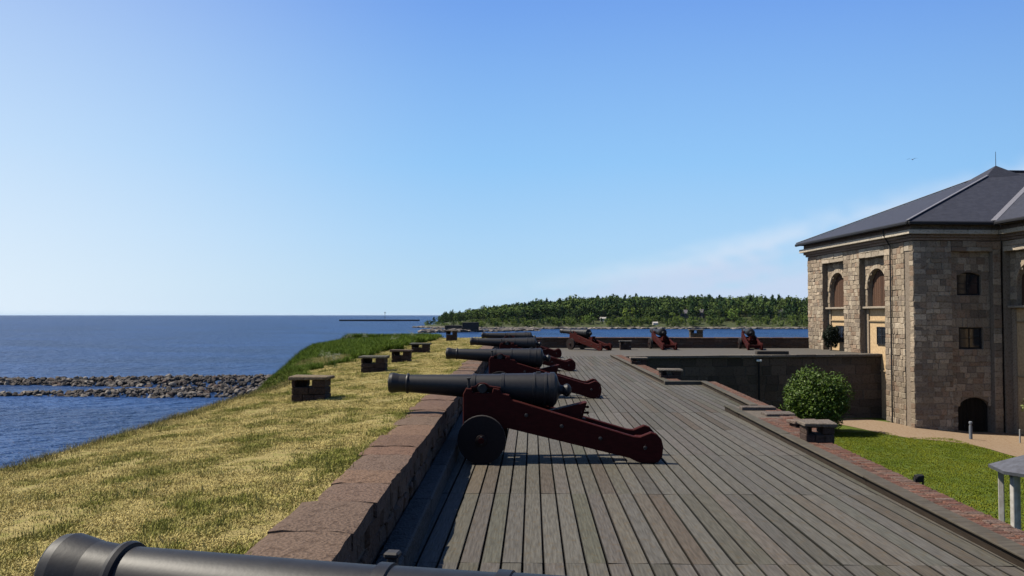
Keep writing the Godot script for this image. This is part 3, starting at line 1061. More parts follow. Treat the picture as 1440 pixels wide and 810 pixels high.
# ---------------------------------------------------------------- court: lawn, path
func make_court() -> void:
	var white := func(_p): return Color.WHITE
	var g := MB.new()
	var rows := []
	for r in 46:
		var d := -10.0 + r * 1.5
		var row := []
		for q in 41:
			var x := 4.0 + q * 1.25
			row.append(P(x, court_h(x, d) - 0.012, d))
		rows.append(row)
	g.sheet(rows, white)
	setting("lawn", g, M.lawn)
	# sandy path along the barracks, curving towards the camera on the right
	var inner := [[17.6, 53.4], [18.5, 50.6], [19.2, 47.4], [20.0, 45.7], [21.0, 44.8], [22.0, 44.2], [22.4, 42.6], [22.3, 41.0], [22.5, 39.5], [24.0, 37.0], [27.0, 34.0], [31.0, 31.0]]
	var outer := [[18.4, 54.6], [20.8, 54.0], [22.4, 52.0], [23.0, 51.4], [26.0, 51.0], [30.0, 51.0], [34.0, 50.0], [36.0, 48.0], [38.0, 46.0], [40.0, 43.0], [41.0, 40.0], [42.0, 36.0]]
	var p := MB.new()
	rows = []
	for k in inner.size():
		var row := []
		for q in 13:
			var t := q / 12.0
			var x := lerpf(inner[k][0], outer[k][0], t)
			var d := lerpf(inner[k][1], outer[k][1], t)
			if q == 0: x += rough_noise.get_noise_2d(k * 9.0, 3.0) * 0.3
			row.append(P(x, court_h(x, d) + 0.006, d))
		rows.append(row)
	p.sheet(rows, white)
	setting("gravel_path", p, M.gravel)
	# short lawn blades where the lawn is nearest
	rng.seed = 71
	var xf := []
	var cols := []
	for k in 46000:
		var d := rng.randf_range(12.0, 49.0)
		var x := rng.randf_range(9.0, 23.0)
		if x > 22.2 and d < 46.0 or d > 46.0 and x > 19.6 or d > 48.0 and x > 17.0: continue
		var s := rng.randf_range(0.7, 1.3)
		xf.append(Transform3D(Basis(Vector3.UP, rng.randf() * TAU).scaled(Vector3(s * 2.0, s, s * 2.0)), P(x, court_h(x, d) - 0.012, d)))
		var f := patch_noise.get_noise_2d(x * 0.6, d * 0.6) * 0.5 + 0.5
		cols.append(Color(0.075, 0.115, 0.008).lerp(Color(0.185, 0.195, 0.02), f) * rng.randf_range(0.7, 1.2))
	var o := scatter("lawn_grass", tuft_mesh(5, 0.045, 0.05, 5), M.blade, xf, cols)
	add_child(o)
	tag(o, "short bright green lawn grass in the court", "grass", "", "stuff")

func tuft_mesh(blades: int, height: float, spread: float, sd: int, width := 0.006) -> ArrayMesh:
	rng.seed = sd
	var mb := MB.new()
	for k in blades:
		var a := rng.randf() * TAU
		var p := Vector3(rng.randf_range(-1, 1), 0, rng.randf_range(-1, 1)) * spread
		var lean := Vector3(cos(a), 0, sin(a)) * height * rng.randf_range(0.15, 0.9)
		var h := height * rng.randf_range(0.6, 1.2)
		var s := Vector3(-sin(a), 0, cos(a)) * width * rng.randf_range(0.7, 1.3)
		var f := rng.randf_range(0.75, 1.2)
		var m := p + lean * 0.4 + Vector3(0, h * 0.6, 0)
		mb.quad(p - s - Vector3(0, 0.01, 0), p + s - Vector3(0, 0.01, 0), m + s * 0.8, m - s * 0.8, grey(f))
		mb.tri(m - s * 0.8, m + s * 0.8, p + lean + Vector3(0, h * 0.95, 0), grey(f))
	var am := mb.mesh()
	return am

# ---------------------------------------------------------------- barracks
const WARM := [Color(0.62, 0.51, 0.385), Color(0.55, 0.445, 0.335), Color(0.47, 0.375, 0.285), Color(0.70, 0.59, 0.455), Color(0.50, 0.365, 0.265), Color(0.44, 0.36, 0.285), Color(0.60, 0.49, 0.37)]
func arch_poly(half: float, rise: float, h: float, n := 14) -> PackedVector2Array:
	# outline of an opening: half width, springing height, top height; from the foot round
	var r := PackedVector2Array([Vector2(-half, 0)])
	for k in n + 1:
		var a := PI - PI * k / n
		r.append(Vector2(cos(a) * half, rise + sin(a) * (h - rise)))
	r.append(Vector2(half, 0))
	return r

# wall panel w x h (local x from 0, y from 0, facing +z of tr) with an arched opening that starts at y0
func arch_panel(mb: MB, w: float, h: float, mid: float, y0: float, half: float, rise: float, crown: float, thick: float, col: Color, tr: Transform3D) -> void:
	var op := arch_poly(half, rise, crown)
	var left := PackedVector2Array([Vector2(0, 0), Vector2(0, h), Vector2(mid, h)])
	var right := PackedVector2Array([Vector2(w, 0), Vector2(w, h), Vector2(mid, h)])
	var n := op.size()
	for k in range(n / 2, -1, -1):
		left.append(Vector2(mid, y0) + op[k])
	for k in range(n / 2, n):
		right.append(Vector2(mid, y0) + op[k])
	if y0 > 0.001:
		left.append(Vector2(mid, y0)); left.append(Vector2(mid, 0))
		right.append(Vector2(mid, y0)); right.append(Vector2(mid, 0))
		# cut at the middle below the opening
	mb.prism(left, -thick, 0.0, col, 0.0, tr)
	mb.prism(right, -thick, 0.0, col, 0.0, tr)

func window(parent: Node, tr: Transform3D, w: float, h: float, bars: int, frame_mat: Material, segmental := false) -> void:
	var fr := MB.new()
	var t := 0.07
	for s in [-1.0, 1.0]:
		fr.box(tr * Vector3(s * (w - t) * 0.5, h * 0.5, 0), Vector3(t, h, 0.07), Color.WHITE, 0.006, tr.basis)
	fr.box(tr * Vector3(0, t * 0.5, 0), Vector3(w - 2 * t, t, 0.068), Color.WHITE, 0.006, tr.basis)
	fr.box(tr * Vector3(0, h - t * 0.5, 0), Vector3(w - 2 * t, t, 0.068), Color.WHITE, 0.006, tr.basis)
	var f := part(parent, "window", fr, frame_mat)
	for k in bars:
		var m := MB.new()
		m.box(tr * Vector3(w * ((k + 1.0) / (bars + 1.0) - 0.5), h * 0.5, 0.0), Vector3(0.05, h - 2 * t, 0.06), Color.WHITE, 0.005, tr.basis)
		part(f, "mullion", m, frame_mat)
	var n := bars + 1
	for k in n:
		for r in 2:
			var pw := (w - 2 * t) / n
			var ph := (h - 2 * t) / 2.0
			var m := MB.new()
			m.box(tr * Vector3(-w * 0.5 + t + pw * (k + 0.5), t + ph * (r + 0.5), -0.01), Vector3(pw - 0.03, ph - 0.03, 0.012), Color.WHITE, 0.0, tr.basis)
			part(f, "pane", m, M.pane)
	var gb := MB.new()
	gb.box(tr * Vector3(0, h * 0.5, 0.0), Vector3(w - 2 * t, 0.04, 0.055), Color.WHITE, 0.004, tr.basis)
	part(f, "glazing_bar", gb, frame_mat)

func bay(b: Node3D, tr: Transform3D, w: float, foot: float, bud: Dictionary, shutter: bool) -> void:
	# recessed bay; tr: origin at the foot-left corner of the recess on the recessed plane (y 0 is deck level), facing +z
	var up := tr.basis.y
	var r := tr.basis.x
	var out := tr.basis.z
	# stone round the arch
	var p := MB.new()
	var tp := tr; tp.origin = tr.origin + up * 3.02
	arch_panel(p, w, 6.22 - 3.02, w * 0.5, 0.04, 1.3, 1.12, 2.42, 0.35, Color(0.55, 0.46, 0.36), tp)
	part(b, "arch_wall", p, M.stone)
	var holes := [Rect2(w * 0.5 - 1.30, 0.04, 2.6, 1.15), Rect2(w * 0.5 - 1.22, 1.15, 2.44, 0.5), Rect2(w * 0.5 - 1.05, 1.6, 2.1, 0.45), Rect2(w * 0.5 - 0.72, 2.0, 1.44, 0.46)]
	stone_face(b, tr.origin + up * 3.02 + out * 0.0, r, up, out, w, 3.16, Vector2(0.3, 0.42), Vector2(0.3, 0.55), WARM, holes, bud, 0.02)
	# voussoirs
	for k in 13:
		var a := PI * (k + 0.5) / 13
		var c := Vector2(cos(a), sin(a))
		var m := MB.new()
		var pos := tr.origin + r * (w * 0.5 + c.x * 1.43) + up * (4.18 + c.y * 1.43) + out * 0.02
		var bx := (r * c.x + up * c.y)
		m.box(pos, Vector3(0.27, 0.33, 0.10), WARM[k % 4 if k % 4 != 2 else 3] * rng.randf_range(0.9, 1.15), 0.015, Basis(bx, out.cross(bx), out), jit(0.006))
		part(b, "voussoir", m, M.stone)
	# shutters deep in the arch
	var sh := MB.new()
	sh.prism(arch_poly(1.32, 1.12, 2.44), -0.08, 0.0, Color.WHITE, 0.0, Transform3D(tr.basis, tr.origin + r * w * 0.5 + up * 3.0 - out * 0.30))
	var s := part(b, "shutter", sh, M.shutter)
	for k in 9:
		var m := MB.new()
		var x := (k - 4) * 0.27
		var top_y := 1.12 + 1.3 * sqrt(maxf(0.0, 1.0 - pow(x / 1.32, 2.0)))
		m.box(tr.origin + r * (w * 0.5 + x) + up * (3.03 + top_y * 0.5) - out * 0.288, Vector3(0.25, top_y - 0.04, 0.03), grey(rng.randf_range(0.65, 1.0)), 0.006, tr.basis)
		part(s, "board", m, M.shutter)
	var sl := MB.new()
	sl.box(tr.origin + r * w * 0.5 + up * 2.98 + out * 0.06, Vector3(w - 0.02, 0.13, 0.32), Color(0.58, 0.50, 0.40), 0.02, tr.basis)
	part(b, "sill", sl, M.stone)
	# plaster panel below
	var pw := w - 0.5
	var pp := MB.new()
	pp.box(tr.origin + r * (w * 0.5) + up * ((2.9 + foot) * 0.5) - out * 0.28, Vector3(w - 0.01, 2.9 - foot, 0.3), Color(0.80, 0.58, 0.34), 0.0, tr.basis)
	part(b, "plaster_panel", pp, M.plaster)
	for x in [0.16, w - 0.16]:
		var m := MB.new()
		m.box(tr.origin + r * x + up * ((2.9 + foot) * 0.5) - out * 0.10, Vector3(0.31, 2.9 - foot, 0.12), Color(0.55, 0.45, 0.34), 0.01, tr.basis)
		part(b, "jamb", m, M.stone)
	for y in [2.12, -1.05]:
		var m := MB.new()
		m.box(tr.origin + r * (w * 0.5) + up * y - out * 0.09, Vector3(w - 0.66, 0.09, 0.10), Color(0.50, 0.37, 0.23), 0.01, tr.basis)
		part(b, "string_course", m, M.plaster)
	window(b, Transform3D(tr.basis, tr.origin + r * (w * 0.5 + (0.3 if shutter else 0.0)) + up * 0.60 - out * 0.09), 1.25, 1.15, 1, M.gutter)

func make_barracks() -> void:
	rng.seed = 81
	var b := thing("stone_barracks", "large stone barracks with arched bays and a grey slate roof", "building", P(22.15, 0, 50.2), deg_to_rad(5.2))
	var foot := -5.2
	var topy := 6.84
	var h := topy - foot
	var bud := {"left": 300, "rest": MB.new()}
	# masses behind the faces
	var core := MB.new()
	core.box(Vector3(8.0, (foot + topy) * 0.5, -7.45), Vector3(14.5, h, 13.2), Color.WHITE, 0.0)
	core.box(Vector3(12.9, (foot + topy) * 0.5, 6.7), Vector3(13.0, h, 15.1), Color.WHITE, 0.0)
	part(b, "core", core, M.lime)
	# --- sunlit side, facing -x; along it z runs 0 .. -14.9. face frame: right = +z, so a stretch from s1 to s0 starts at z = -s1
	var left := Basis(Vector3.BACK, Vector3.UP, Vector3.LEFT)
	var piers := [[0.0, 0.43], [1.0, 3.33], [6.63, 8.93], [12.3, 14.9]]
	for q in piers:
		var m := MB.new()
		m.box(Vector3(0.5, (foot + topy) * 0.5, -(q[0] + q[1]) * 0.5), Vector3(0.95, h, q[1] - q[0] - 0.02), Color.WHITE, 0.0)
		part(b, "pier_core", m, M.lime)
	for q in [[2, 0.0], [1, 0.0], [3, 0.0], [0, 0.0]]:
		var s: Array = piers[q[0]]
		var y0 := -4.4 if q[0] < 2 else -0.6
		stone_face(b, Vector3(0.03, y0, -s[1]), left.x, left.y, left.z, s[1] - s[0], topy - y0, Vector2(0.22, 0.40), Vector2(0.2, 0.62), WARM, [], bud, 0.03, 0.5)
	# over the bays
	for q in [[3.33, 6.63], [8.93, 12.3]]:
		var m := MB.new()
		m.box(Vector3(0.5, 6.52, -(q[0] + q[1]) * 0.5), Vector3(0.95, 0.62, q[1] - q[0] + 0.02), Color.WHITE, 0.0)
		part(b, "lintel_core", m, M.lime)
		stone_face(b, Vector3(0.03, 6.2, -q[1]), left.x, left.y, left.z, q[1] - q[0], 0.64, Vector2(0.3, 0.34), Vector2(0.6, 1.2), [Color(0.76, 0.66, 0.53), Color(0.66, 0.56, 0.44)], [], bud, 0.05)
	# slot beside the corner, closed at the top
	var sc := MB.new()
	sc.box(Vector3(0.5, 6.55, -0.715), Vector3(0.95, 0.56, 0.58), Color.WHITE, 0.0)
	part(b, "lintel_core", sc, M.lime)
	stone_face(b, Vector3(0.03, 6.27, -1.0), left.x, left.y, left.z, 0.57, 0.57, Vector2(0.5, 0.6), Vector2(0.6, 0.7), [Color(0.76, 0.66, 0.53)], [], bud, 0.05)
	bay(b, Transform3D(left, Vector3(0.40, 0, -6.63)), 3.30, foot, bud, true)
	bay(b, Transform3D(left, Vector3(0.40, 0, -12.3)), 3.37, foot, bud, false)
	# --- shaded front, facing +z
	var front := Basis(Vector3.RIGHT, Vector3.UP, Vector3.BACK)
	var fc := MB.new()
	fc.box(Vector3(1.18, (foot + topy) * 0.5, -0.49), Vector3(2.30, h, 0.92), Color.WHITE, 0.0)
	fc.box(Vector3(5.10, (foot + topy) * 0.5, -0.49), Vector3(0.50, h, 0.92), Color.WHITE, 0.0)
	fc.box(Vector3(3.59, 6.53, -0.49), Vector3(2.52, 0.62, 0.92), Color.WHITE, 0.0)
	part(b, "pier_core", fc, M.lime)
	stone_face(b, Vector3(0.04, -4.6, -0.03), front.x, front.y, front.z, 2.3, topy + 4.6, Vector2(0.26, 0.44), Vector2(0.25, 0.7), WARM, [], bud, 0.03, 0.55)
	stone_face(b, Vector3(4.86, -4.6, -0.03), front.x, front.y, front.z, 0.48, topy + 4.6, Vector2(0.34, 0.5), Vector2(0.5, 0.6), WARM, [], bud, 0.045)
	stone_face(b, Vector3(2.34, 6.22, -0.03), front.x, front.y, front.z, 2.52, 0.62, Vector2(0.3, 0.34), Vector2(0.6, 1.0), WARM, [], bud, 0.05)
	# recessed panel of the front with two windows and a door arch
	var z := -0.34
	var pn := MB.new()
	var tr := Transform3D(front, Vector3(2.34, -4.6, z))
	arch_panel(pn, 2.52, 4.6 + 0.50, 1.47, 0.0, 1.02, 1.55, 2.27, 0.5, Color(1, 1, 1), tr)
	pn.box(Vector3(2.34 + 0.28, 1.14, z - 0.25), Vector3(0.56, 1.28, 0.5), Color(1, 1, 1))
	pn.box(Vector3(4.86 - 0.23, 1.14, z - 0.25), Vector3(0.46, 1.28, 0.5), Color(1, 1, 1))
	pn.box(Vector3(3.60, 2.72, z - 0.25), Vector3(2.52, 1.88, 0.5), Color(1, 1, 1))
	pn.box(Vector3(2.34 + 0.25, 4.35, z - 0.25), Vector3(0.5, 1.38, 0.5), Color(1, 1, 1))
	pn.box(Vector3(4.86 - 0.27, 4.35, z - 0.25), Vector3(0.54, 1.38, 0.5), Color(1, 1, 1))
	pn.box(Vector3(3.60, 5.64, z - 0.25), Vector3(2.52, 1.2, 0.5), Color(1, 1, 1))
	part(b, "front_panel", pn, M.lime)
	stone_face(b, Vector3(2.36, -4.6, z), front.x, front.y, front.z, 2.48, 10.82, Vector2(0.3, 0.45), Vector2(0.3, 0.7), WARM, [Rect2(0.43, 0.0, 2.05, 1.75), Rect2(0.6, 1.7, 1.7, 0.6), Rect2(0.54, 5.1, 1.5, 1.28), Rect2(0.48, 8.26, 1.48, 1.38)], bud, 0.03)
	window(b, Transform3D(front, Vector3(3.65, 0.52, z - 0.18)), 1.5, 1.24, 1, M.gutter)
	window(b, Transform3D(front, Vector3(3.58, 3.68, z - 0.18)), 1.48, 1.34, 1, M.gutter)
	var hd := MB.new()      # curved head of the upper window
	var hp := PackedVector2Array([Vector2(-0.76, 0.16), Vector2(0.76, 0.16), Vector2(0.76, -0.16)])
	for k in 9:
		var a := (k + 0.0) / 8.0
		hp.append(Vector2(lerpf(0.74, -0.74, a), -0.16 + 0.2 * sin(PI * a)))
	hp.append(Vector2(-0.76, -0.16))
	hd.prism(hp, -0.2, 0.03, Color(0.3, 0.24, 0.19), 0.0, Transform3D(front, Vector3(3.58, 4.98, z)))
	part(b, "window_head", hd, M.stone)
	var dr := MB.new()
	dr.box(Vector3(3.8, -3.3, z - 0.44), Vector3(2.2, 2.8, 0.1), Color.WHITE)
	var door := part(b, "door", dr, M.door)
	for k in 8:
		var m := MB.new()
		m.box(Vector3(3.8 + (k - 3.5) * 0.255, -3.3, z - 0.375), Vector3(0.24, 2.8, 0.03), grey(rng.randf_range(0.6, 1.0)), 0.006)
		part(door, "board", m, M.door)
	# --- second lit side, facing -x at x = 5.36, towards the camera (z 0 .. 14)
	var bx := 5.40
	for q in [[0.02, 0.16], [3.85, 6.4], [9.9, 14.0]]:
		var m := MB.new()
		m.box(Vector3(bx + 0.5, (foot + topy) * 0.5, (q[0] + q[1]) * 0.5), Vector3(0.94, h, q[1] - q[0]), Color.WHITE, 0.0)
		part(b, "pier_core", m, M.lime)
		if q[0] > 1.0:
			stone_face(b, Vector3(bx + 0.03, -4.6, q[0]), left.x, left.y, left.z, q[1] - q[0], topy + 4.6, Vector2(0.26, 0.44), Vector2(0.25, 0.7), WARM, [], bud, 0.03, 0.5)
	for q in [[0.16, 3.85], [6.4, 9.9]]:
		var m := MB.new()
		m.box(Vector3(bx + 0.5, 6.52, (q[0] + q[1]) * 0.5), Vector3(0.94, 0.62, q[1] - q[0]), Color.WHITE, 0.0)
		part(b, "lintel_core", m, M.lime)
		stone_face(b, Vector3(bx + 0.03, 6.2, q[0]), left.x, left.y, left.z, q[1] - q[0], 0.64, Vector2(0.3, 0.34), Vector2(0.6, 1.2), [Color(0.76, 0.66, 0.53), Color(0.66, 0.56, 0.44)], [], bud, 0.05)
	bay(b, Transform3D(left, Vector3(bx + 0.40, 0, 0.16)), 3.69, foot, bud, false)
	bay(b, Transform3D(left, Vector3(bx + 0.40, 0, 6.4)), 3.5, foot, bud, false)
	stone_rest(b, bud)
	# --- cornice: cove, lit slab, frieze, all round the visible sides (butted at the corners)
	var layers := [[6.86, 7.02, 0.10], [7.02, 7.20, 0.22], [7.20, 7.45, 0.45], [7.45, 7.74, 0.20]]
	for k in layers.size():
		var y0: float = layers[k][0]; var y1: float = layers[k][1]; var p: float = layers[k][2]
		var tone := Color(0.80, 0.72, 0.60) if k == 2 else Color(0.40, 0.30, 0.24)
		var cm := (y0 + y1) * 0.5
		var ch := y1 - y0 - 0.004
		for run in [[Vector3(-p, 0, p), Vector3(-p, 0, -14.9 - p), 1.0], [Vector3(-p, 0, p), Vector3(5.4 - p, 0, p), 1.0], [Vector3(5.4 - p, 0, p), Vector3(5.4 - p, 0, 14.0), 1.0]]:
			var a: Vector3 = run[0]; var e: Vector3 = run[1]
			var l := a.distance_to(e)
			var n := maxi(1, int(round(l / 1.6)))
			var dir := (e - a) / l
			for q in n:
				var m := MB.new()
				var c := a + dir * (q + 0.5) * l / n
				var across := Vector3(absf(dir.z), 0, 0) if absf(dir.z) > 0.5 else Vector3(0, 0, -1)
				var wide := 1.0 + p
				var size := Vector3(wide, ch, l / n - 0.008) if absf(dir.z) > 0.5 else Vector3(l / n - 0.008, ch, wide - 0.012)
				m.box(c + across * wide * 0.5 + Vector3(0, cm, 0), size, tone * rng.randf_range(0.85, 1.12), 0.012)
				part(b, "cornice_stone", m, M.stone)
	make_roof(b)
	# rainwater pipe by the second bay
	var dp := MB.new()
	dp.tube(Vector3(-0.52, 7.72, -2.4), Vector3(-0.50, 7.35, -2.4), 0.045, 0.045, Color.WHITE, 8)
	dp.tube(Vector3(-0.50, 7.38, -2.4), Vector3(-0.10, 6.70, -2.4), 0.045, 0.045, Color.WHITE, 8)
	dp.tube(Vector3(-0.10, 6.75, -2.4), Vector3(-0.10, -4.35, -2.4), 0.045, 0.045, Color.WHITE, 8)
	part(b, "rain_pipe", dp, M.gutter)

func roof_plane(parent: Node, called: String, pts: Array, u: Vector3, mat: Material) -> MeshInstance3D:
	# pts counter-clockwise seen from above; uv in metres along the eave and up the slope
	var nn: Vector3 = (pts[1] - pts[0]).cross(pts[2] - pts[0]).normalized()
	if nn.y < 0: nn = -nn
	var vv := nn.cross(u).normalized()
	var mb := MB.new()
	for k in range(1, pts.size() - 1):
		var a: Vector3 = pts[0]; var c: Vector3 = pts[k]; var d: Vector3 = pts[k + 1]
		if (c - a).cross(d - a).y < 0:
			var w := c; c = d; d = w
		var s := mb.v.size()
		mb.tri(a, c, d, Color.WHITE)
		for q in 3:
			mb.uv[s + q] = Vector2(mb.v[s + q].dot(u), -mb.v[s + q].dot(vv)) / 5.0
		var t := nn * -0.1
		mb.tri(a + t, d + t, c + t, Color.WHITE)
	return part(parent, called, mb, mat)

func strip(parent: Node, called: String, a: Vector3, b: Vector3, w: float, t: float, mat: Material, side := Vector3.ZERO) -> void:
	var d := (b - a).normalized()
	var s := d.cross(Vector3.UP).normalized() if side == Vector3.ZERO else side
	var u := s.cross(d).normalized()
	var mb := MB.new()
	mb.box((a + b) * 0.5, Vector3(w, t, a.distance_to(b)), Color.WHITE, t * 0.3, Basis(s, u, -d) if s.cross(u).dot(-d) > 0 else Basis(-s, u, -d))
	part(parent, called, mb, mat)

func make_roof(b: Node3D) -> void:
	var ey := 7.92
	var A := Vector3(-0.62, ey, 0.62)
	var B := Vector3(4.55, ey, 0.62)
	var F := Vector3(-0.62, ey, -15.5)
	var G := Vector3(26.0, ey, -15.5)
	var rz := -7.45
	var ry := 12.25
	var Q := Vector3(10.07, ry, rz)
	var R := Vector3(26.0, ry, rz)
	var V := Vector3(4.55 + 8.8, ry, rz)            # head of the valley
	var E := Vector3(4.55, ey, 14.5)
	var W := Vector3(V.x, ry, 5.7)
	var H := Vector3(22.15, ey, 14.5)
	var slope := [A, B, V, Q]
	var f := roof_plane(b, "roof", [A, F, Q], Vector3.BACK, M.slate)
	roof_plane(b, "roof", slope, Vector3.RIGHT, M.slate)
	roof_plane(b, "roof", [B, E, W, V], Vector3.BACK, M.slate)
	roof_plane(b, "roof", [F, G, R, Q], Vector3.RIGHT, M.slate)
	roof_plane(b, "roof", [V, W, H, Vector3(22.15, ey, rz)], Vector3.BACK, M.slate)
	roof_plane(b, "roof", [E, H, W], Vector3.RIGHT, M.slate)
	# eaves boards and gutters
	strip(b, "gutter", A + Vector3(-0.04, -0.12, 0.02), F + Vector3(-0.04, -0.12, 0), 0.16, 0.20, M.gutter, Vector3.RIGHT)
	strip(b, "gutter", A + Vector3(0.0, -0.12, 0.04), B + Vector3(-0.04, -0.12, 0.04), 0.16, 0.20, M.gutter, Vector3.BACK)
	strip(b, "gutter", B + Vector3(-0.04, -0.12, 0.13), E + Vector3(-0.04, -0.12, 0), 0.16, 0.20, M.gutter, Vector3.RIGHT)
	var sof := MB.new()
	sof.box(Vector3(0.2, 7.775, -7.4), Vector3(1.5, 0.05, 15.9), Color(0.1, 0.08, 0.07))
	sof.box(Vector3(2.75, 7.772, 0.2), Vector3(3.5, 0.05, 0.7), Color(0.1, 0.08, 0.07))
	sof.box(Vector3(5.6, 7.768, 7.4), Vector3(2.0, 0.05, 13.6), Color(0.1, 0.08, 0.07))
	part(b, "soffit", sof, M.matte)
	# lead on hips, valley and ridge
	var up := Vector3(0, 0.05, 0)
	strip(b, "hip_lead", A + up, Q + up, 0.17, 0.06, M.lead)
	strip(b, "hip_lead", F + up, Q + up, 0.17, 0.06, M.lead)
	strip(b, "valley_lead", B + up * 1.2, V + up * 1.2, 0.34, 0.05, M.lead)
	strip(b, "ridge_lead", Q + up, R + up, 0.35, 0.07, M.lead)
	# small cap where the hips meet
	var cap := MB.new()
	var t := Vector3(10.07, 12.66, rz)
	var c := [Vector3(8.2, 11.40, rz + 1.45), Vector3(11.7, 11.78, rz + 0.75), Vector3(11.7, 11.78, rz - 0.75), Vector3(8.2, 11.40, rz - 1.45)]
	for k in 4:
		cap.otri(c[k], c[(k + 1) % 4], t, Vector3(10.0, 11.5, rz), Color.WHITE)
	part(b, "roof_cap", cap, M.slate)
	var rod := MB.new()
	rod.tube(t - Vector3(0, 0.1, 0), t + Vector3(0, 0.95, 0), 0.022, 0.014, Color.WHITE, 6)
	part(b, "lightning_rod", rod, M.gutter)

# ---------------------------------------------------------------- guns in place
func make_guns() -> void:
	rng.seed = 91
	var row := "guns lined up along the sea parapet"
	var back := "guns with red carriages on the back rampart"
	var g0 := make_gun("cannon", "black cannon in front of all others, its barrel cut by the picture's lower edge", row)
	var bar: Node3D = g0.get_node("barrel")
	g0.position = P(-0.46, 0.0, 3.5)
	g0.rotation.y = deg_to_rad(-9.0)
	var o := Vector3(0, 1.245, 0)
	var tilt := Transform3D(Basis(Vector3.BACK, deg_to_rad(-1.6)), Vector3.ZERO)
	place_gun(g0, "black cannon on a dark red carriage, second from the camera and seen whole", P(-0.86, 0, 15.0), 0.0, row)
	place_gun(g0, "black cannon on a dark red carriage, third from the camera", P(-0.99, 0, 26.2), 0.0, row)
	place_gun(g0, "black cannon fourth from the camera, behind the third one's barrel", P(-1.15, 0, 38.5), deg_to_rad(1.0), row)
	place_gun(g0, "black cannon at the far end of the row along the sea parapet", P(-1.35, 0, 50.5), deg_to_rad(-1.0), row)
	place_gun(g0, "red gun carriage set at an angle in the far corner of the ramparts", P(3.2, 0, 62.3), deg_to_rad(-49.0), back)
	place_gun(g0, "red gun carriage seen from behind in the middle of the back rampart", P(9.35, 0, 64.0), deg_to_rad(-82.0), back)
	place_gun(g0, "red gun carriage seen from behind, nearest the barracks on the back rampart", P(16.0, 0, 64.0), deg_to_rad(-94.0), back)
	bar.transform = Transform3D(tilt.basis, o - tilt.basis * o)

func make_vents() -> void:
	rng.seed = 95
	var dark := Color(0.105, 0.066, 0.052)
	var row := "stone vents in a row on the grassy bank"
	var list := [[-4.9, 18.85, 0.87, 0.55, "largest and nearest slab-topped stone vent on the dry grass", Color(0.27, 0.21, 0.14)],
		[-5.2, 28.0, 0.92, 0.54, "slab-topped stone vent second nearest on the grass, right of the white umbels", Color(0.16, 0.15, 0.12)],
		[-5.1, 33.2, 0.84, 0.50, "slab-topped stone vent third along the grassy bank", Color(0.18, 0.13, 0.10)],
		[-5.35, 40.8, 0.98, 0.48, "low slab-topped stone vent fourth along the grassy bank", Color(0.14, 0.14, 0.12)],
		[-5.6, 59.0, 0.84, 0.74, "small far stone vent at the end of the grassy bank", Color(0.20, 0.16, 0.12)]]
	for q in list:
		make_vent(q[4], row, P(q[0], bank_h(q[0], q[1]) - 0.02, q[1]), rng.randf_range(-0.05, 0.05), Vector3(q[2], q[3], 0.62), dark * rng.randf_range(0.85, 1.15), q[5])
	var inner := "stone vents along the court edge of the deck"
	var br := Color(0.12, 0.08, 0.065)
	make_vent("slab-topped stone vent with a hole on the brick coping by the lawn", inner, P(5.42, 0.10, 16.5), -0.03, Vector3(0.62, 0.37, 0.55), br, Color(0.24, 0.20, 0.17), 2)
	make_vent("flat slab-topped stone vent on the far coping just past the deck's bay", inner, P(5.2, 0.10, 32.6), 0.02, Vector3(0.9, 0.36, 0.55), br, Color(0.24, 0.21, 0.18), 2)
	make_vent("flat slab-topped stone vent farthest along the court-side coping", inner, P(5.12, 0.10, 41.5), 0.0, Vector3(0.85, 0.36, 0.55), br, Color(0.24, 0.21, 0.18), 2)
	make_vent("low slab-topped vent lying just behind the holed one by the lawn", inner, P(5.85, 0.04, 18.6), 0.05, Vector3(0.62, 0.2, 0.5), br, Color(0.25, 0.19, 0.16), 2)
	make_vent("stone vent standing on the back rampart between two red carriages", inner, P(6.66, 0.0, 61.6), 0.0, Vector3(0.92, 0.66, 0.6), br * 0.8, Color(0.2, 0.19, 0.17))
	make_vent("stone vent on the bank beyond the back parapet, against the water", "", P(12.75, bank_h(12.75, 67.0) - 0.03, 67.0), 0.0, Vector3(1.15, 0.74, 0.7), Color(0.17, 0.14, 0.11), Color(0.24, 0.22, 0.18))

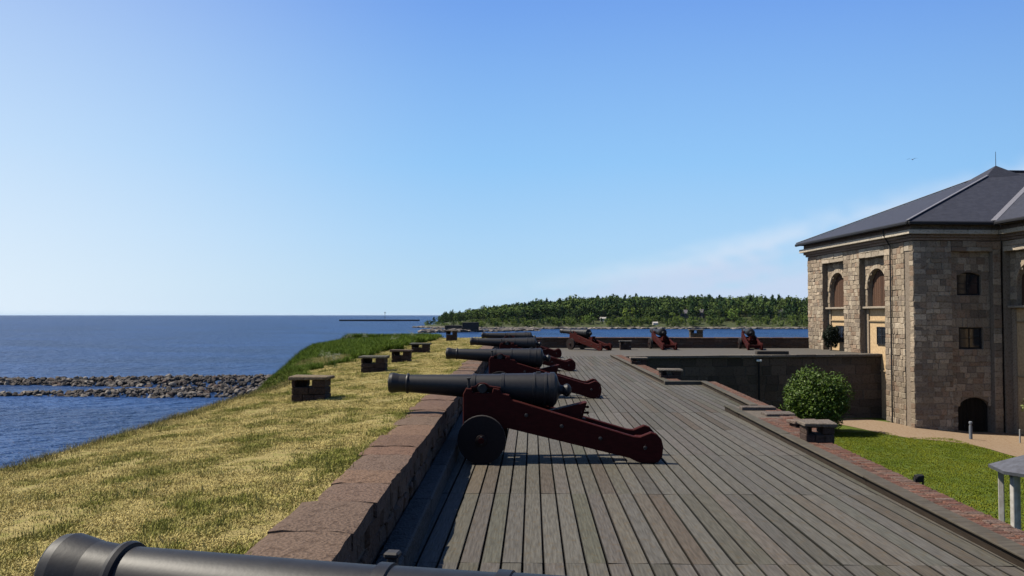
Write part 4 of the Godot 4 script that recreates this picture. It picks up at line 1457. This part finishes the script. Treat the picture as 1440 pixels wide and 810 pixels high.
# ---------------------------------------------------------------- grass, weeds and flowers on the bank
func make_bank_plants() -> void:
	var tuft := tuft_mesh(11, 0.034, 0.06, 101, 0.003)
	rng.seed = 102
	var xf := []
	var cols := []
	for k in 120000:
		var d := 3.0 * pow(24.0, rng.randf())
		var cx := crest_x(d)
		var x := lerpf(coping_out(d) + 0.05, cx - 0.9, rng.randf())
		if d > 31.0 and x < -8.3: continue
		var s := rng.randf_range(0.6, 1.25) * (1.0 + d * 0.012)
		var f := patch_noise.get_noise_2d(x * 1.4, d * 0.9) * 0.5 + 0.5
		var g := patch_noise.get_noise_2d(x * 5.0 + 90.0, d * 5.0) * 0.5 + 0.5
		var worn := patch_noise.get_noise_2d(x * 1.1 - 40.0, d * 0.8 + 17.0) * 0.5 + 0.5
		if worn > 0.56 and rng.randf() < smoothstep(0.56, 0.72, worn) * 0.8: continue
		var e := smoothstep(0.41, 0.71, f * 0.65 + g * 0.35 + (0.12 if coping_out(d) - x < 0.25 and rng.randf() < 0.5 else 0.0))
		var col := Color(0.70, 0.575, 0.225).lerp(Color(0.25, 0.275, 0.05), e)
		col = col.lerp(Color(0.44, 0.34, 0.15), rng.randf() * 0.35) * rng.randf_range(0.65, 1.15)
		xf.append(Transform3D(Basis(Vector3.UP, rng.randf() * TAU).scaled(Vector3(s * 1.25, s * lerpf(0.7, 1.3, e) * (0.85 if rng.randf() < 0.96 else 2.0), s * 1.25)), P(x, bank_h(x, d) - 0.004, d)))
		cols.append(col)
	var o := scatter("dry_grass", tuft, M.blade, xf, cols)
	add_child(o)
	tag(o, "dry yellow and green short grass covering the sea bank", "grass", "", "stuff")
	# seeding fringe along the crest
	var fringe := tuft_mesh(10, 0.17, 0.09, 103, 0.0025)
	rng.seed = 104
	xf = []; cols = []
	for k in 1900:
		var d := 8.0 + 22.0 * pow(rng.randf(), 0.8)
		var x := crest_x(d) - rng.randf_range(-0.1, 1.3)
		xf.append(Transform3D(Basis(Vector3.UP, rng.randf() * TAU).scaled(Vector3.ONE * rng.randf_range(0.5, 1.15)), P(x, bank_h(x, d) - 0.01, d)))
		cols.append(rc(Color(0.26, 0.21, 0.09), Color(0.13, 0.14, 0.04)) * rng.randf_range(0.6, 1.1))
	o = scatter("seeding_grass", fringe, M.blade, xf, cols)
	add_child(o)
	tag(o, "thin seeding grass along the edge of the bank above the water", "grass", "", "stuff")
	# rank weeds on the wider part of the bank
	var weed := tuft_mesh(22, 0.62, 0.16, 105, 0.016)
	rng.seed = 106
	xf = []; cols = []
	var xf2 := []; var cols2 := []
	for k in 12000:
		var d := rng.randf_range(30.0, 69.0)
		var cx := crest_x(d)
		var edge := lerpf(-8.1, -7.3, (d - 29.0) / 37.0) + rough_noise.get_noise_2d(d * 4.0, 7.0) * 1.2
		var x := lerpf(edge, cx - 0.9, rng.randf())
		if x > edge: continue
		var pale := Vector2((x + 8.9) / 0.9, (d - 36.0) / 3.4).length() < 1.0
		var s := rng.randf_range(0.3, 0.75) * lerpf(0.55, 1.0, smoothstep(30.0, 48.0, d))
		if pale: s *= 0.75
		var t := Transform3D(Basis(Vector3.UP, rng.randf() * TAU).scaled(Vector3.ONE * s), P(x, bank_h(x, d) - 0.02, d))
		xf.append(t)
		cols.append((rc(Color(0.36, 0.32, 0.12), Color(0.25, 0.24, 0.09)) if pale else rc(Color(0.06, 0.11, 0.012), Color(0.14, 0.20, 0.028))) * rng.randf_range(0.7, 1.15))
	o = scatter("tall_weeds", weed, M.blade, xf, cols)
	add_child(o)
	tag(o, "rank green weeds on the far part of the sea bank", "weeds", "", "stuff")
	rng.seed = 107
	xf = []; cols = []
	for k in 9000:
		var d := rng.randf_range(27.0, 68.0)
		var x := crest_x(d) - rng.randf_range(-0.6, 3.5)
		xf.append(Transform3D(Basis(Vector3.UP, rng.randf() * TAU).scaled(Vector3(1.5, 1.0, 1.5) * rng.randf_range(0.16, 0.34)), P(x, bank_h(x, d) - 0.01, d)))
		cols.append(rc(Color(0.06, 0.10, 0.012), Color(0.14, 0.18, 0.03)) * rng.randf_range(0.7, 1.15))
	o = scatter("slope_grass", weed, M.blade, xf, cols)
	add_child(o)
	tag(o, "green grass down the slope of the far sea bank", "grass", "", "stuff")
	# umbels
	var spots := [[-7.3, 31.5, 0.5, "cow parsley with white heads just left of the second stone vent"], [-8.0, 33.4, 0.55, "cow parsley with white heads at the foot of the pale grass"], [-9.7, 45.0, 0.95, "tall cow parsley left of the fourth vent among the weeds"],
		[-7.6, 46.5, 0.85, "cow parsley standing behind the fourth stone vent"], [-10.3, 52.0, 0.9, "cow parsley at the crest of the weeds against the sea"], [-7.4, 52.0, 0.85, "cow parsley among the weeds left of the last stone vent"]]
	for q in spots:
		rng.seed = int(q[1] * 10.0)
		var pl := thing("cow_parsley", q[3], "plant", P(q[0], bank_h(q[0], q[1]), q[1]), 0.0, "cow parsley on the bank")
		var st := MB.new()
		var fl := MB.new()
		for k in 9:
			var a := rng.randf() * TAU
			var r := rng.randf_range(0.05, 0.34)
			var h: float = q[2] * rng.randf_range(0.7, 1.1)
			var t := Vector3(cos(a) * r, h, sin(a) * r)
			st.tube(Vector3(cos(a) * 0.03, -0.05, sin(a) * 0.03), t, 0.007, 0.004, Color(0.13, 0.2, 0.05), 5)
			for j in 26:
				var d := Vector3(rng.randfn() * 0.05, rng.randfn() * 0.03, rng.randfn() * 0.05)
				leaf(fl, t + d, 0.014, Color(0.72, 0.72, 0.55) * rng.randf_range(0.6, 1.0))
		part(pl, "stem", st, M.blade)
		part(pl, "flower_head", fl, M.blade)

# ---------------------------------------------------------------- breakwater of boulders
func make_breakwater() -> void:
	var shapes := []
	for k in 6: shapes.append(rock_mesh(200 + k))
	rng.seed = 210
	var all := []
	for k in 4800:
		var x := rng.randf_range(-112.0, -22.0)
		var near := rng.randf() < 0.45
		var t := clampf((x + 90.0) / 55.0, 0.0, 1.0)
		var c := 0.0; var hw := 0.0; var hh := 0.0
		if near:
			if x < -68.0 or (x < -58.0 and rng.randf() < 0.72): continue
			c = lerpf(103.5, 108.0, t); hw = lerpf(0.8, 5.2, smoothstep(0.35, 0.9, t)); hh = lerpf(0.3, 0.8, smoothstep(0.35, 0.9, t))
		else:
			c = lerpf(123.0, 124.5, t); hw = lerpf(2.2, 8.5, smoothstep(0.1, 0.9, t)); hh = lerpf(0.6, 1.25, t)
		var u := rng.randf_range(-1, 1)
		var d := c + u * hw + rough_noise.get_noise_2d(x * 3.0, 40.0) * 1.2
		var r := lerpf(0.16, 0.62, pow(rng.randf(), 1.9)) * (1.0 if near else 1.1)
		var y := SEA + hh * (1.0 - u * u) * rng.randf_range(0.5, 1.0) - r * 0.2
		all.append([r * 115.0 / d, x, y, d, r])
	all.sort_custom(func(a, b): return a[0] > b[0])
	var vis := 0
	var xf := [[], [], [], [], [], []]
	var cols := [[], [], [], [], [], []]
	var mats := []
	for k in 5:
		var m: StandardMaterial3D = M.rock.duplicate()
		m.albedo_color = [Color(0.085, 0.074, 0.066), Color(0.13, 0.114, 0.10), Color(0.055, 0.048, 0.045), Color(0.20, 0.18, 0.16), Color(0.088, 0.064, 0.054)][k].linear_to_srgb()
		mats.append(m)
	for e in all:
		var bs := Basis.from_euler(Vector3(rng.randf_range(-0.5, 0.5), rng.randf() * TAU, rng.randf_range(-0.5, 0.5))).scaled(Vector3.ONE * e[4])
		var px: float = 749.0 + 1200.0 * e[1] / e[3]
		var sh := rng.randi() % 6
		if vis < 300 and px > -5.0 and px < 395.0:
			var o := MeshInstance3D.new()
			o.mesh = shapes[sh]
			o.material_override = mats[rng.randi() % 5]
			o.name = numbered("boulder")
			add_child(o)
			o.transform = Transform3D(bs, P(e[1], e[2], e[3]))
			tag(o, "rough grey brown boulder lying in the breakwater in the sea", "rock", "boulders of the breakwater")
			vis += 1
		else:
			xf[sh].append(Transform3D(bs, P(e[1], e[2], e[3])))
			cols[sh].append(rc(Color(0.08, 0.07, 0.062), Color(0.23, 0.20, 0.18)))
	for k in 6:
		var o := scatter("rubble", shapes[k], M.rock, xf[k], cols[k])
		add_child(o)
		tag(o, "smaller stones filling the breakwater in the sea", "rocks", "", "stuff")
	# pale-topped quay wall at its root
	var q := thing("quay_wall", "pale-topped concrete wall where the breakwater meets the bank", "wall", P(-33.6, SEA, 117.0), deg_to_rad(4.0))
	var w := MB.new()
	w.box(Vector3(0.6, 0.5, -1.0), Vector3(3.8, 2.6, 3.2), Color(0.16, 0.15, 0.14), 0.06)
	part(q, "wall", w, M.stone)
	var cp := MB.new()
	cp.box(Vector3(0.5, 1.93, -1.0), Vector3(4.2, 0.24, 3.6), Color(0.6, 0.6, 0.58), 0.04)
	part(q, "cap", cp, M.stone)

# ---------------------------------------------------------------- wooded shore across the water
func shore_d(x: float) -> float:
	return 618.0 + 10.0 * rough_noise.get_noise_2d(x * 0.25, 3.0) + 70.0 * smoothstep(-40.0, -110.0, x)
func land_q(x: float, d: float) -> float:
	return minf(d - shore_d(x), (x + 96.0) * 1.1)
func land_h(x: float, d: float) -> float:
	var q := land_q(x, d)
	if q < 0: return SEA - 3.0 + 3.0 * exp(q / 6.0)
	return SEA + 15.0 * (1.0 - exp(-q / 100.0)) + 1.2 * rough_noise.get_noise_2d(x * 0.5, d * 0.5) * minf(q / 20.0, 1.0)

func far_tree(called: String, label: String, x: float, d: float, w: float, h: float, mesh: ArrayMesh, tr: ArrayMesh, col: Color) -> void:
	var g := thing(called, label, "tree", P(x, land_h(x, d), d), rng.randf() * TAU)
	var m: StandardMaterial3D = M.far_leaf.duplicate()
	m.albedo_color = (col * 0.8).linear_to_srgb()
	var c := part(g, "crown", mesh, m)
	c.scale = Vector3(w, h, w)
	var t := part(g, "trunk", tr, M.matte)
	t.scale = Vector3(h * 0.8, h, h * 0.8)

func make_far_shore() -> void:
	var g := MB.new()
	var rows := []
	for r in 60:
		var d := 585.0 + 8.0 * r + 0.09 * r * r
		var row := []
		for q in 80:
			var x := -120.0 + q * 9.0
			row.append(P(x, land_h(x, d), d))
		rows.append(row)
	g.sheet(rows, func(p): return Color(0.16, 0.15, 0.12) if p.y < SEA + 1.0 else Color(0.075, 0.095, 0.03))
	setting("far_shore", g, M.rock)
	var kinds := []
	for k in 4: kinds.append(make_tree_mesh(0, 300 + k))
	for k in 2: kinds.append(make_tree_mesh(1, 310 + k))
	var trunk := trunk_mesh()
	rng.seed = 320
	var xf := [[], [], [], [], [], []]
	var cols := [[], [], [], [], [], []]
	var houses := [[121.0, 688.0], [136.0, 694.0], [176.0, 700.0], [203.0, 705.0], [92.0, 640.0], [52.0, 655.0], [150.0, 652.0]]
	for k in 3800:
		var x := rng.randf_range(-92.0, 560.0) if rng.randf() < 0.35 else rng.randf_range(-92.0, 215.0)
		var q := 8.0 + 232.0 * pow(rng.randf(), 1.5)
		var d := shore_d(x) + q
		if land_q(x, d) < 9.0: continue
		if x < -48.0 and rng.randf() < 0.75: continue
		var skip := false
		for hh in houses:
			if absf(x - hh[0] * d / hh[1]) < 5.0 and d < hh[1] + 5.0 and (d > hh[1] - 30.0 or rng.randf() < 0.6): skip = true
		if q < 18.0 and rng.randf() < 0.35: skip = true
		if skip: continue
		var kind := rng.randi() % 4 if rng.randf() < 0.62 else 4 + rng.randi() % 2
		var low := q < 45.0
		var h := rng.randf_range(3.0, 7.0) if low else rng.randf_range(9.0, 15.5)
		var w := h * rng.randf_range(0.75, 1.15) if kind < 4 else h * rng.randf_range(0.55, 0.8)
		h *= lerpf(0.62, 1.0, smoothstep(-60.0, 60.0, x))
		if rng.randf() < 0.12: h *= 1.22
		var c := rc(Color(0.045, 0.078, 0.024), Color(0.105, 0.145, 0.038))
		if low: c = rc(c, Color(0.14, 0.19, 0.04))
		if kind >= 4: c = rc(Color(0.025, 0.055, 0.022), Color(0.045, 0.08, 0.028))
		xf[kind].append(Transform3D(Basis(Vector3.UP, rng.randf() * TAU).scaled(Vector3(w, h, w)), P(x, land_h(x, d) - 0.6, d)))
		cols[kind].append(c * rng.randf_range(0.8, 1.2))
	for k in 6:
		var o := scatter("far_wood", kinds[k], M.far_leaf, xf[k], cols[k])
		add_child(o)
		tag(o, "mixed green wood covering the shore across the water", "wood", "", "stuff")
	# trees one can tell apart
	rng.seed = 330
	var gr := Color(0.05, 0.09, 0.028)
	far_tree("lone_tree", "leftmost and broadest of the lone trees at the tip of the far shore", -67.5, 655.0, 8.5, 11.0, kinds[0], trunk, gr)
	far_tree("lone_tree", "tall narrow lone tree between two others at the tip of the far shore", -62.0, 652.0, 5.5, 12.5, kinds[1], trunk, gr * 0.9)
	far_tree("lone_tree", "narrow lone tree nearest the wood's left end on the far shore", -56.5, 655.0, 5.0, 12.0, kinds[2], trunk, gr * 0.85)
	far_tree("round_tree", "pale green round tree low on the far shore above the left red carriage", 43.5, 642.0, 12.5, 8.5, kinds[3], trunk, Color(0.13, 0.2, 0.045))
	far_tree("round_tree", "bright yellowish tree on the far shore left of the grey roofs", 75.0, 660.0, 14.0, 11.0, kinds[0], trunk, Color(0.15, 0.2, 0.035))
	far_tree("round_tree", "bright green tree on the far shore right of the grey roofs", 154.0, 660.0, 14.0, 11.0, kinds[2], trunk, Color(0.13, 0.2, 0.04))
	far_tree("pine_tree", "tallest dark pine on the skyline of the far wood", 156.0, 760.0, 9.0, 17.0, kinds[4], trunk, Color(0.028, 0.055, 0.025))
	# houses among the trees
	var hs := [["far_house", "left of two grey-roofed houses standing together in the far wood", 121.0, 688.0, 11.0, 7.0, Color(0.10, 0.095, 0.095), Color(0.07, 0.065, 0.075)],
		["far_house", "right of two grey-roofed houses standing together in the far wood", 134.0, 694.0, 8.0, 6.5, Color(0.13, 0.12, 0.115), Color(0.065, 0.06, 0.07)],
		["far_house", "dark-roofed house high in the far wood near the barracks", 203.0, 705.0, 9.0, 6.0, Color(0.16, 0.155, 0.15), Color(0.05, 0.05, 0.055)],
		["far_house", "small white house by the water on the far shore", 91.5, 640.0, 3.6, 2.4, Color(0.42, 0.41, 0.39), Color(0.3, 0.28, 0.27)],
		["far_house", "small pale hut low in the clearing of the far shore", 54.0, 655.0, 4.6, 2.8, Color(0.24, 0.23, 0.21), Color(0.2, 0.19, 0.18)]]
	for h in hs:
		var b := thing(h[0], h[1], "house", P(h[2], land_h(h[2], h[3]), h[3]), rng.randf_range(-0.4, 0.4))
		var w: float = h[4]; var ht: float = h[5]
		var m := MB.new()
		m.box(Vector3(0, ht * 0.3 - 0.5, 0), Vector3(w, ht * 0.6 + 1.0, w * 0.6), h[6])
		part(b, "wall", m, M.matte)
		var r := MB.new()
		r.prism(PackedVector2Array([Vector2(-w * 0.36, ht * 0.59), Vector2(w * 0.36, ht * 0.59), Vector2(0, ht)]), -w * 0.54, w * 0.54, h[7], 0.0, Transform3D(Basis(Vector3.UP, PI / 2), Vector3.ZERO))
		part(b, "roof", r, M.matte)
		if ht > 5.0:
			var ch := MB.new()
			ch.box(Vector3(w * 0.2, ht, 0), Vector3(0.7, 1.4, 0.7), Color(0.3, 0.2, 0.16))
			part(b, "chimney", ch, M.matte)
			for k in 3:
				var wi := MB.new()
				wi.box(Vector3((k - 1) * w * 0.28, ht * 0.32, w * 0.3 + 0.03), Vector3(1.1, 1.4, 0.1), Color(0.03, 0.03, 0.035))
				part(b, "window", wi, M.matte)
	# stones along that shore and a rocky islet nearer
	var rk := rock_mesh(340)
	rng.seed = 341
	var rx := []; var rcol := []
	for k in 700:
		var x := rng.randf_range(-95.0, 220.0)
		var d := shore_d(x) + rng.randf_range(-12.0, 4.0)
		var s := rng.randf_range(0.6, 2.0)
		rx.append(Transform3D(Basis(Vector3.UP, rng.randf() * TAU).scaled(Vector3(s * 1.6, s * 0.8, s)), P(x, SEA + rng.randf_range(0.0, 0.8), d)))
		rcol.append(rc(Color(0.12, 0.11, 0.10), Color(0.42, 0.37, 0.32)))
	for k in 500:
		var a := rng.randf()
		var x := rng.randf_range(-64.0, 4.0)
		var d := 505.0 + rng.randfn() * 7.0 + (x + 40.0) * 0.9
		var s := rng.randf_range(0.5, 1.5)
		rx.append(Transform3D(Basis(Vector3.UP, a * TAU).scaled(Vector3(s * 1.8, s * 0.8, s)), P(x, SEA + rng.randf_range(0.0, 1.1) * (1.6 if x < -38.0 else 1.0), d)))
		rcol.append(rc(Color(0.10, 0.09, 0.085), Color(0.40, 0.35, 0.31)))
	var so := scatter("shore_stones", rk, M.rock, rx, rcol)
	add_child(so)
	tag(so, "grey stones along the far shore and its skerry", "rocks", "", "stuff")
	var bt := thing("harbour_wall", "dark blocky masonry wall on the skerry across the water", "wall", P(-36.5, SEA, 502.0), 0.05)
	var bm := MB.new()
	bm.box(Vector3(0, 2.4, 0), Vector3(9.6, 6.6, 7.0), Color(0.05, 0.048, 0.052), 0.15)
	part(bt, "block", bm, M.rock)
	var bl := MB.new()
	bl.box(Vector3(-10.0, 1.6, 1.0), Vector3(10.0, 4.6, 5.0), Color(0.07, 0.06, 0.06), 0.15)
	part(bt, "wing", bl, M.rock)
	# thin pier far out with a beacon
	var pr := thing("breakwater_pier", "long thin dark pier on the horizon left of the far shore", "pier", P(-252.0, SEA, 1400.0), 0.0)
	var pm := MB.new()
	pm.box(Vector3(0, 0.8, 0), Vector3(132.0, 3.4, 8.0), Color(0.05, 0.05, 0.055), 0.3)
	part(pr, "deck", pm, M.rock)
	var bc := thing("beacon", "thin mast standing on the pier at the horizon", "beacon", P(-243.0, SEA + 2.4, 1400.0))
	var bp := MB.new()
	bp.tube(Vector3.ZERO, Vector3(0, 11.0, 0), 0.45, 0.3, Color(0.06, 0.06, 0.06), 8)
	part(bc, "mast", bp, M.matte)
	var bh := MB.new()
	bh.lathe([[0, 0.0], [0, 0.9], [1.4, 0.9], [2.2, 0.0]], Vector3(0, 10.8, 0), Vector3.UP, Color(0.08, 0.07, 0.07), 8)
	part(bc, "lantern_head", bh, M.matte)

# ---------------------------------------------------------------- bushes, lamps, kiosk and other single things
func make_small_things() -> void:
	rng.seed = 401
	var g := thing("round_bush", "big round green bush before the shaded wall", "bush", P(15.8, -4.0, 48.0))
	var lf := MB.new()
	leaf_ball(lf, Vector3(0, 1.75, 0), Vector3(2.05, 2.0, 1.95), 26000, 0.075, Color(0.035, 0.08, 0.008), Color(0.115, 0.18, 0.018), 70, -0.9)
	part(g, "foliage", lf, M.leaf)
	var tk := MB.new()
	for k in 5:
		var a := k * 1.3
		tk.tube(Vector3(cos(a) * 0.1, -0.1, sin(a) * 0.1), Vector3(cos(a) * 0.8, 1.7, sin(a) * 0.8), 0.06, 0.02, Color(0.05, 0.035, 0.025), 6)
	part(g, "stem", tk, M.matte)
	g = thing("dark_shrub", "dark evergreen shrub on the rampart against the barracks bay", "shrub", P(20.95, 0.0, 60.6))
	lf = MB.new()
	leaf_ball(lf, Vector3(0, 0.9, 0), Vector3(0.72, 1.05, 0.62), 6000, 0.06, Color(0.007, 0.015, 0.007), Color(0.014, 0.026, 0.010), 16, -0.95)
	part(g, "foliage", lf, M.leaf)
	tk = MB.new()
	tk.tube(Vector3(0, -0.05, 0), Vector3(0, 1.2, 0), 0.05, 0.02, Color(0.05, 0.035, 0.025), 6)
	part(g, "stem", tk, M.matte)
	g = thing("young_tree", "pale yellowish young tree at the right edge by the barracks", "tree", P(26.75, -4.38, 45.6))
	lf = MB.new()
	leaf_ball(lf, Vector3(0, 2.3, 0), Vector3(1.15, 1.35, 1.1), 2200, 0.09, Color(0.13, 0.17, 0.04), Color(0.26, 0.27, 0.08), 18)
	part(g, "crown", lf, M.leaf)
	tk = MB.new()
	tk.tube(Vector3(0, -0.1, 0), Vector3(0.05, 1.9, 0), 0.05, 0.03, Color(0.1, 0.08, 0.06), 6)
	for k in 4:
		tk.tube(Vector3(0.03, 1.5 + k * 0.15, 0), Vector3(cos(k * 1.7) * 0.7, 2.5 + k * 0.2, sin(k * 1.7) * 0.7), 0.02, 0.006, Color(0.1, 0.08, 0.06), 5)
	part(g, "trunk", tk, M.matte)
	# bollard light and post on the path
	g = thing("bollard_light", "grey cylindrical bollard light on the path before the arched door", "bollard", P(23.55, -4.2, 46.7))
	var m := MB.new()
	m.lathe([[-0.05, 0.0], [-0.05, 0.085], [0.74, 0.085], [0.75, 0.0]], Vector3.ZERO, Vector3.UP, Color(0.10, 0.11, 0.13), 16)
	part(g, "post", m, M.matte)
	m = MB.new()
	m.lathe([[0.75, 0.06], [0.86, 0.06]], Vector3.ZERO, Vector3.UP, Color(0.28, 0.29, 0.3), 16)
	part(g, "lens", m, M.white)
	m = MB.new()
	m.lathe([[0.86, 0.0], [0.86, 0.09], [0.95, 0.09], [0.98, 0.06], [0.98, 0.0]], Vector3.ZERO, Vector3.UP, Color(0.12, 0.13, 0.15), 16)
	part(g, "cap", m, M.matte)
	g = thing("thin_post", "thin grey post on the path at the right of the arched door", "post", P(26.1, -4.36, 46.6))
	m = MB.new()
	m.lathe([[-0.05, 0.0], [-0.05, 0.04], [0.72, 0.04], [0.74, 0.02], [0.74, 0.0]], Vector3.ZERO, Vector3.UP, Color(0.2, 0.2, 0.2), 10)
	part(g, "shaft", m, M.matte)
	# eight-sided pavilion with a low grey roof, cut by the right edge
	g = thing("garden_pavilion", "small pale eight-sided pavilion with a low grey roof at the right edge", "pavilion", P(11.75, -4.0, 19.8))
	var rf := MB.new()
	var ring := []
	for k in 8:
		var a := deg_to_rad(-9.0 - 22.5 - 45.0 * k) + PI
		ring.append(Vector3(cos(a) * 1.23, 3.0, -sin(a) * 1.23))
	var ap := Vector3(0, 3.47, 0)
	for k in 8:
		var a: Vector3 = ring[k]; var b: Vector3 = ring[(k + 1) % 8]
		var dn := Vector3(0, -0.07, 0)
		rf.otri(a, b, ap, Vector3(0, 2.5, 0), Color(0.13, 0.14, 0.17))
		rf.oquad(a, b, b + dn, a + dn, Vector3(0, 2.96, 0), Color(0.10, 0.11, 0.13))
		rf.otri(a + dn, b + dn, Vector3(0, 2.93, 0), Vector3(0, 3.3, 0), Color(0.3, 0.3, 0.3))
	part(g, "roof", rf, M.plaster)
	for k in 8:
		var a: Vector3 = ring[k] * 0.79
		m = MB.new()
		m.box(Vector3(a.x, 1.43, a.z), Vector3(0.12, 3.0, 0.12), Color(0.66, 0.64, 0.61), 0.012, Basis(Vector3.UP, -deg_to_rad(9.0 + 22.5 + 45.0 * k)))
		part(g, "post", m, M.plaster)
	m = MB.new()
	m.lathe([[-0.05, 0.0], [-0.05, 1.1], [0.1, 1.1], [0.1, 0.0]], Vector3.ZERO, Vector3.UP, Color(0.3, 0.28, 0.26), 8, false)
	part(g, "floor", m, M.stone)
	# floodlight on the court side of the brick coping
	g = thing("floodlight", "small black floodlight on the outer edge of the brick coping", "lamp", P(5.60, 0.0, 12.6), 0.5)
	m = MB.new()
	m.box(Vector3(0, 0.13, 0), Vector3(0.15, 0.11, 0.07), Color(0.012, 0.014, 0.014), 0.012, Basis(Vector3.RIGHT, 0.35))
	part(g, "housing", m, M.matte)
	m = MB.new()
	m.box(Vector3(0, 0.145, -0.04), Vector3(0.12, 0.08, 0.012), Color(0.2, 0.2, 0.2), 0.0, Basis(Vector3.RIGHT, 0.35))
	part(g, "lens", m, M.pane)
	for s in [-1.0, 1.0]:
		m = MB.new()
		m.box(Vector3(s * 0.088, 0.065, 0), Vector3(0.012, 0.17, 0.03), Color(0.02, 0.02, 0.02), 0.003)
		part(g, "bracket", m, M.matte)
	# lamp and pipe on the shaded wall
	var wd := back_edge(14.0)
	g = thing("wall_pipe", "dark vertical pipe with a pale outlet on the shaded wall", "pipe", P(14.0, -0.2, wd - 0.12))
	m = MB.new()
	m.tube(Vector3(0, -4.0, 0), Vector3(0, -0.15, 0), 0.06, 0.06, Color(0.015, 0.015, 0.015), 10)
	part(g, "pipe", m, M.matte)
	m = MB.new()
	m.box(Vector3(0, -0.12, 0.02), Vector3(0.30, 0.12, 0.2), Color(0.5, 0.5, 0.48), 0.02)
	part(g, "outlet", m, M.matte)
	# pale sheet wedged behind the third gun's wheel
	g = thing("folded_sheet", "small folded pale grey sheet on the coping behind the second cannon", "sheet", P(-1.72, 0.80, 20.2), 0.4)
	m = MB.new()
	m.box(Vector3(0, 0.05, 0), Vector3(0.2, 0.012, 0.16), Color(0.42, 0.46, 0.5), 0.003, Basis(Vector3.BACK, 0.5))
	m.box(Vector3(0.13, 0.05, 0), Vector3(0.12, 0.012, 0.16), Color(0.42, 0.46, 0.5), 0.003, Basis(Vector3.BACK, -0.9))
	part(g, "fold", m, M.white)
	# gull far up beside the roof
	m = MB.new()
	m.lathe([[-0.26, 0.0], [-0.22, 0.03], [-0.05, 0.075], [0.12, 0.06], [0.22, 0.045], [0.30, 0.0]], Vector3.ZERO, Vector3.RIGHT, Color(0.35, 0.36, 0.38), 10)
	for s in [-1.0, 1.0]:
		var a := Vector3(0.10, 0.03, s * 0.05); var b := Vector3(-0.10, 0.03, s * 0.05)
		var c := Vector3(-0.06, 0.16, s * 0.38); var d := Vector3(0.12, 0.17, s * 0.36)
		var t := Vector3(-0.10, 0.06, s * 0.80)
		for f in [0.0, -0.012]:
			var o := Vector3(0, f, 0)
			m.quad(a + o, b + o, c + o, d + o, Color(0.4, 0.41, 0.43))
			m.tri(d + o, c + o, t + o, Color(0.2, 0.2, 0.21))
	m.tri(Vector3(-0.22, 0.0, 0), Vector3(-0.36, 0.0, 0.06), Vector3(-0.36, 0.0, -0.06), Color(0.5, 0.5, 0.5))
	var gu := top("gull", m, M.matte, "tiny gull flying in the blue sky left of the roof ridge", "bird", "", P(54.0, 24.6, 122.0))
	gu.rotation.y = 0.9
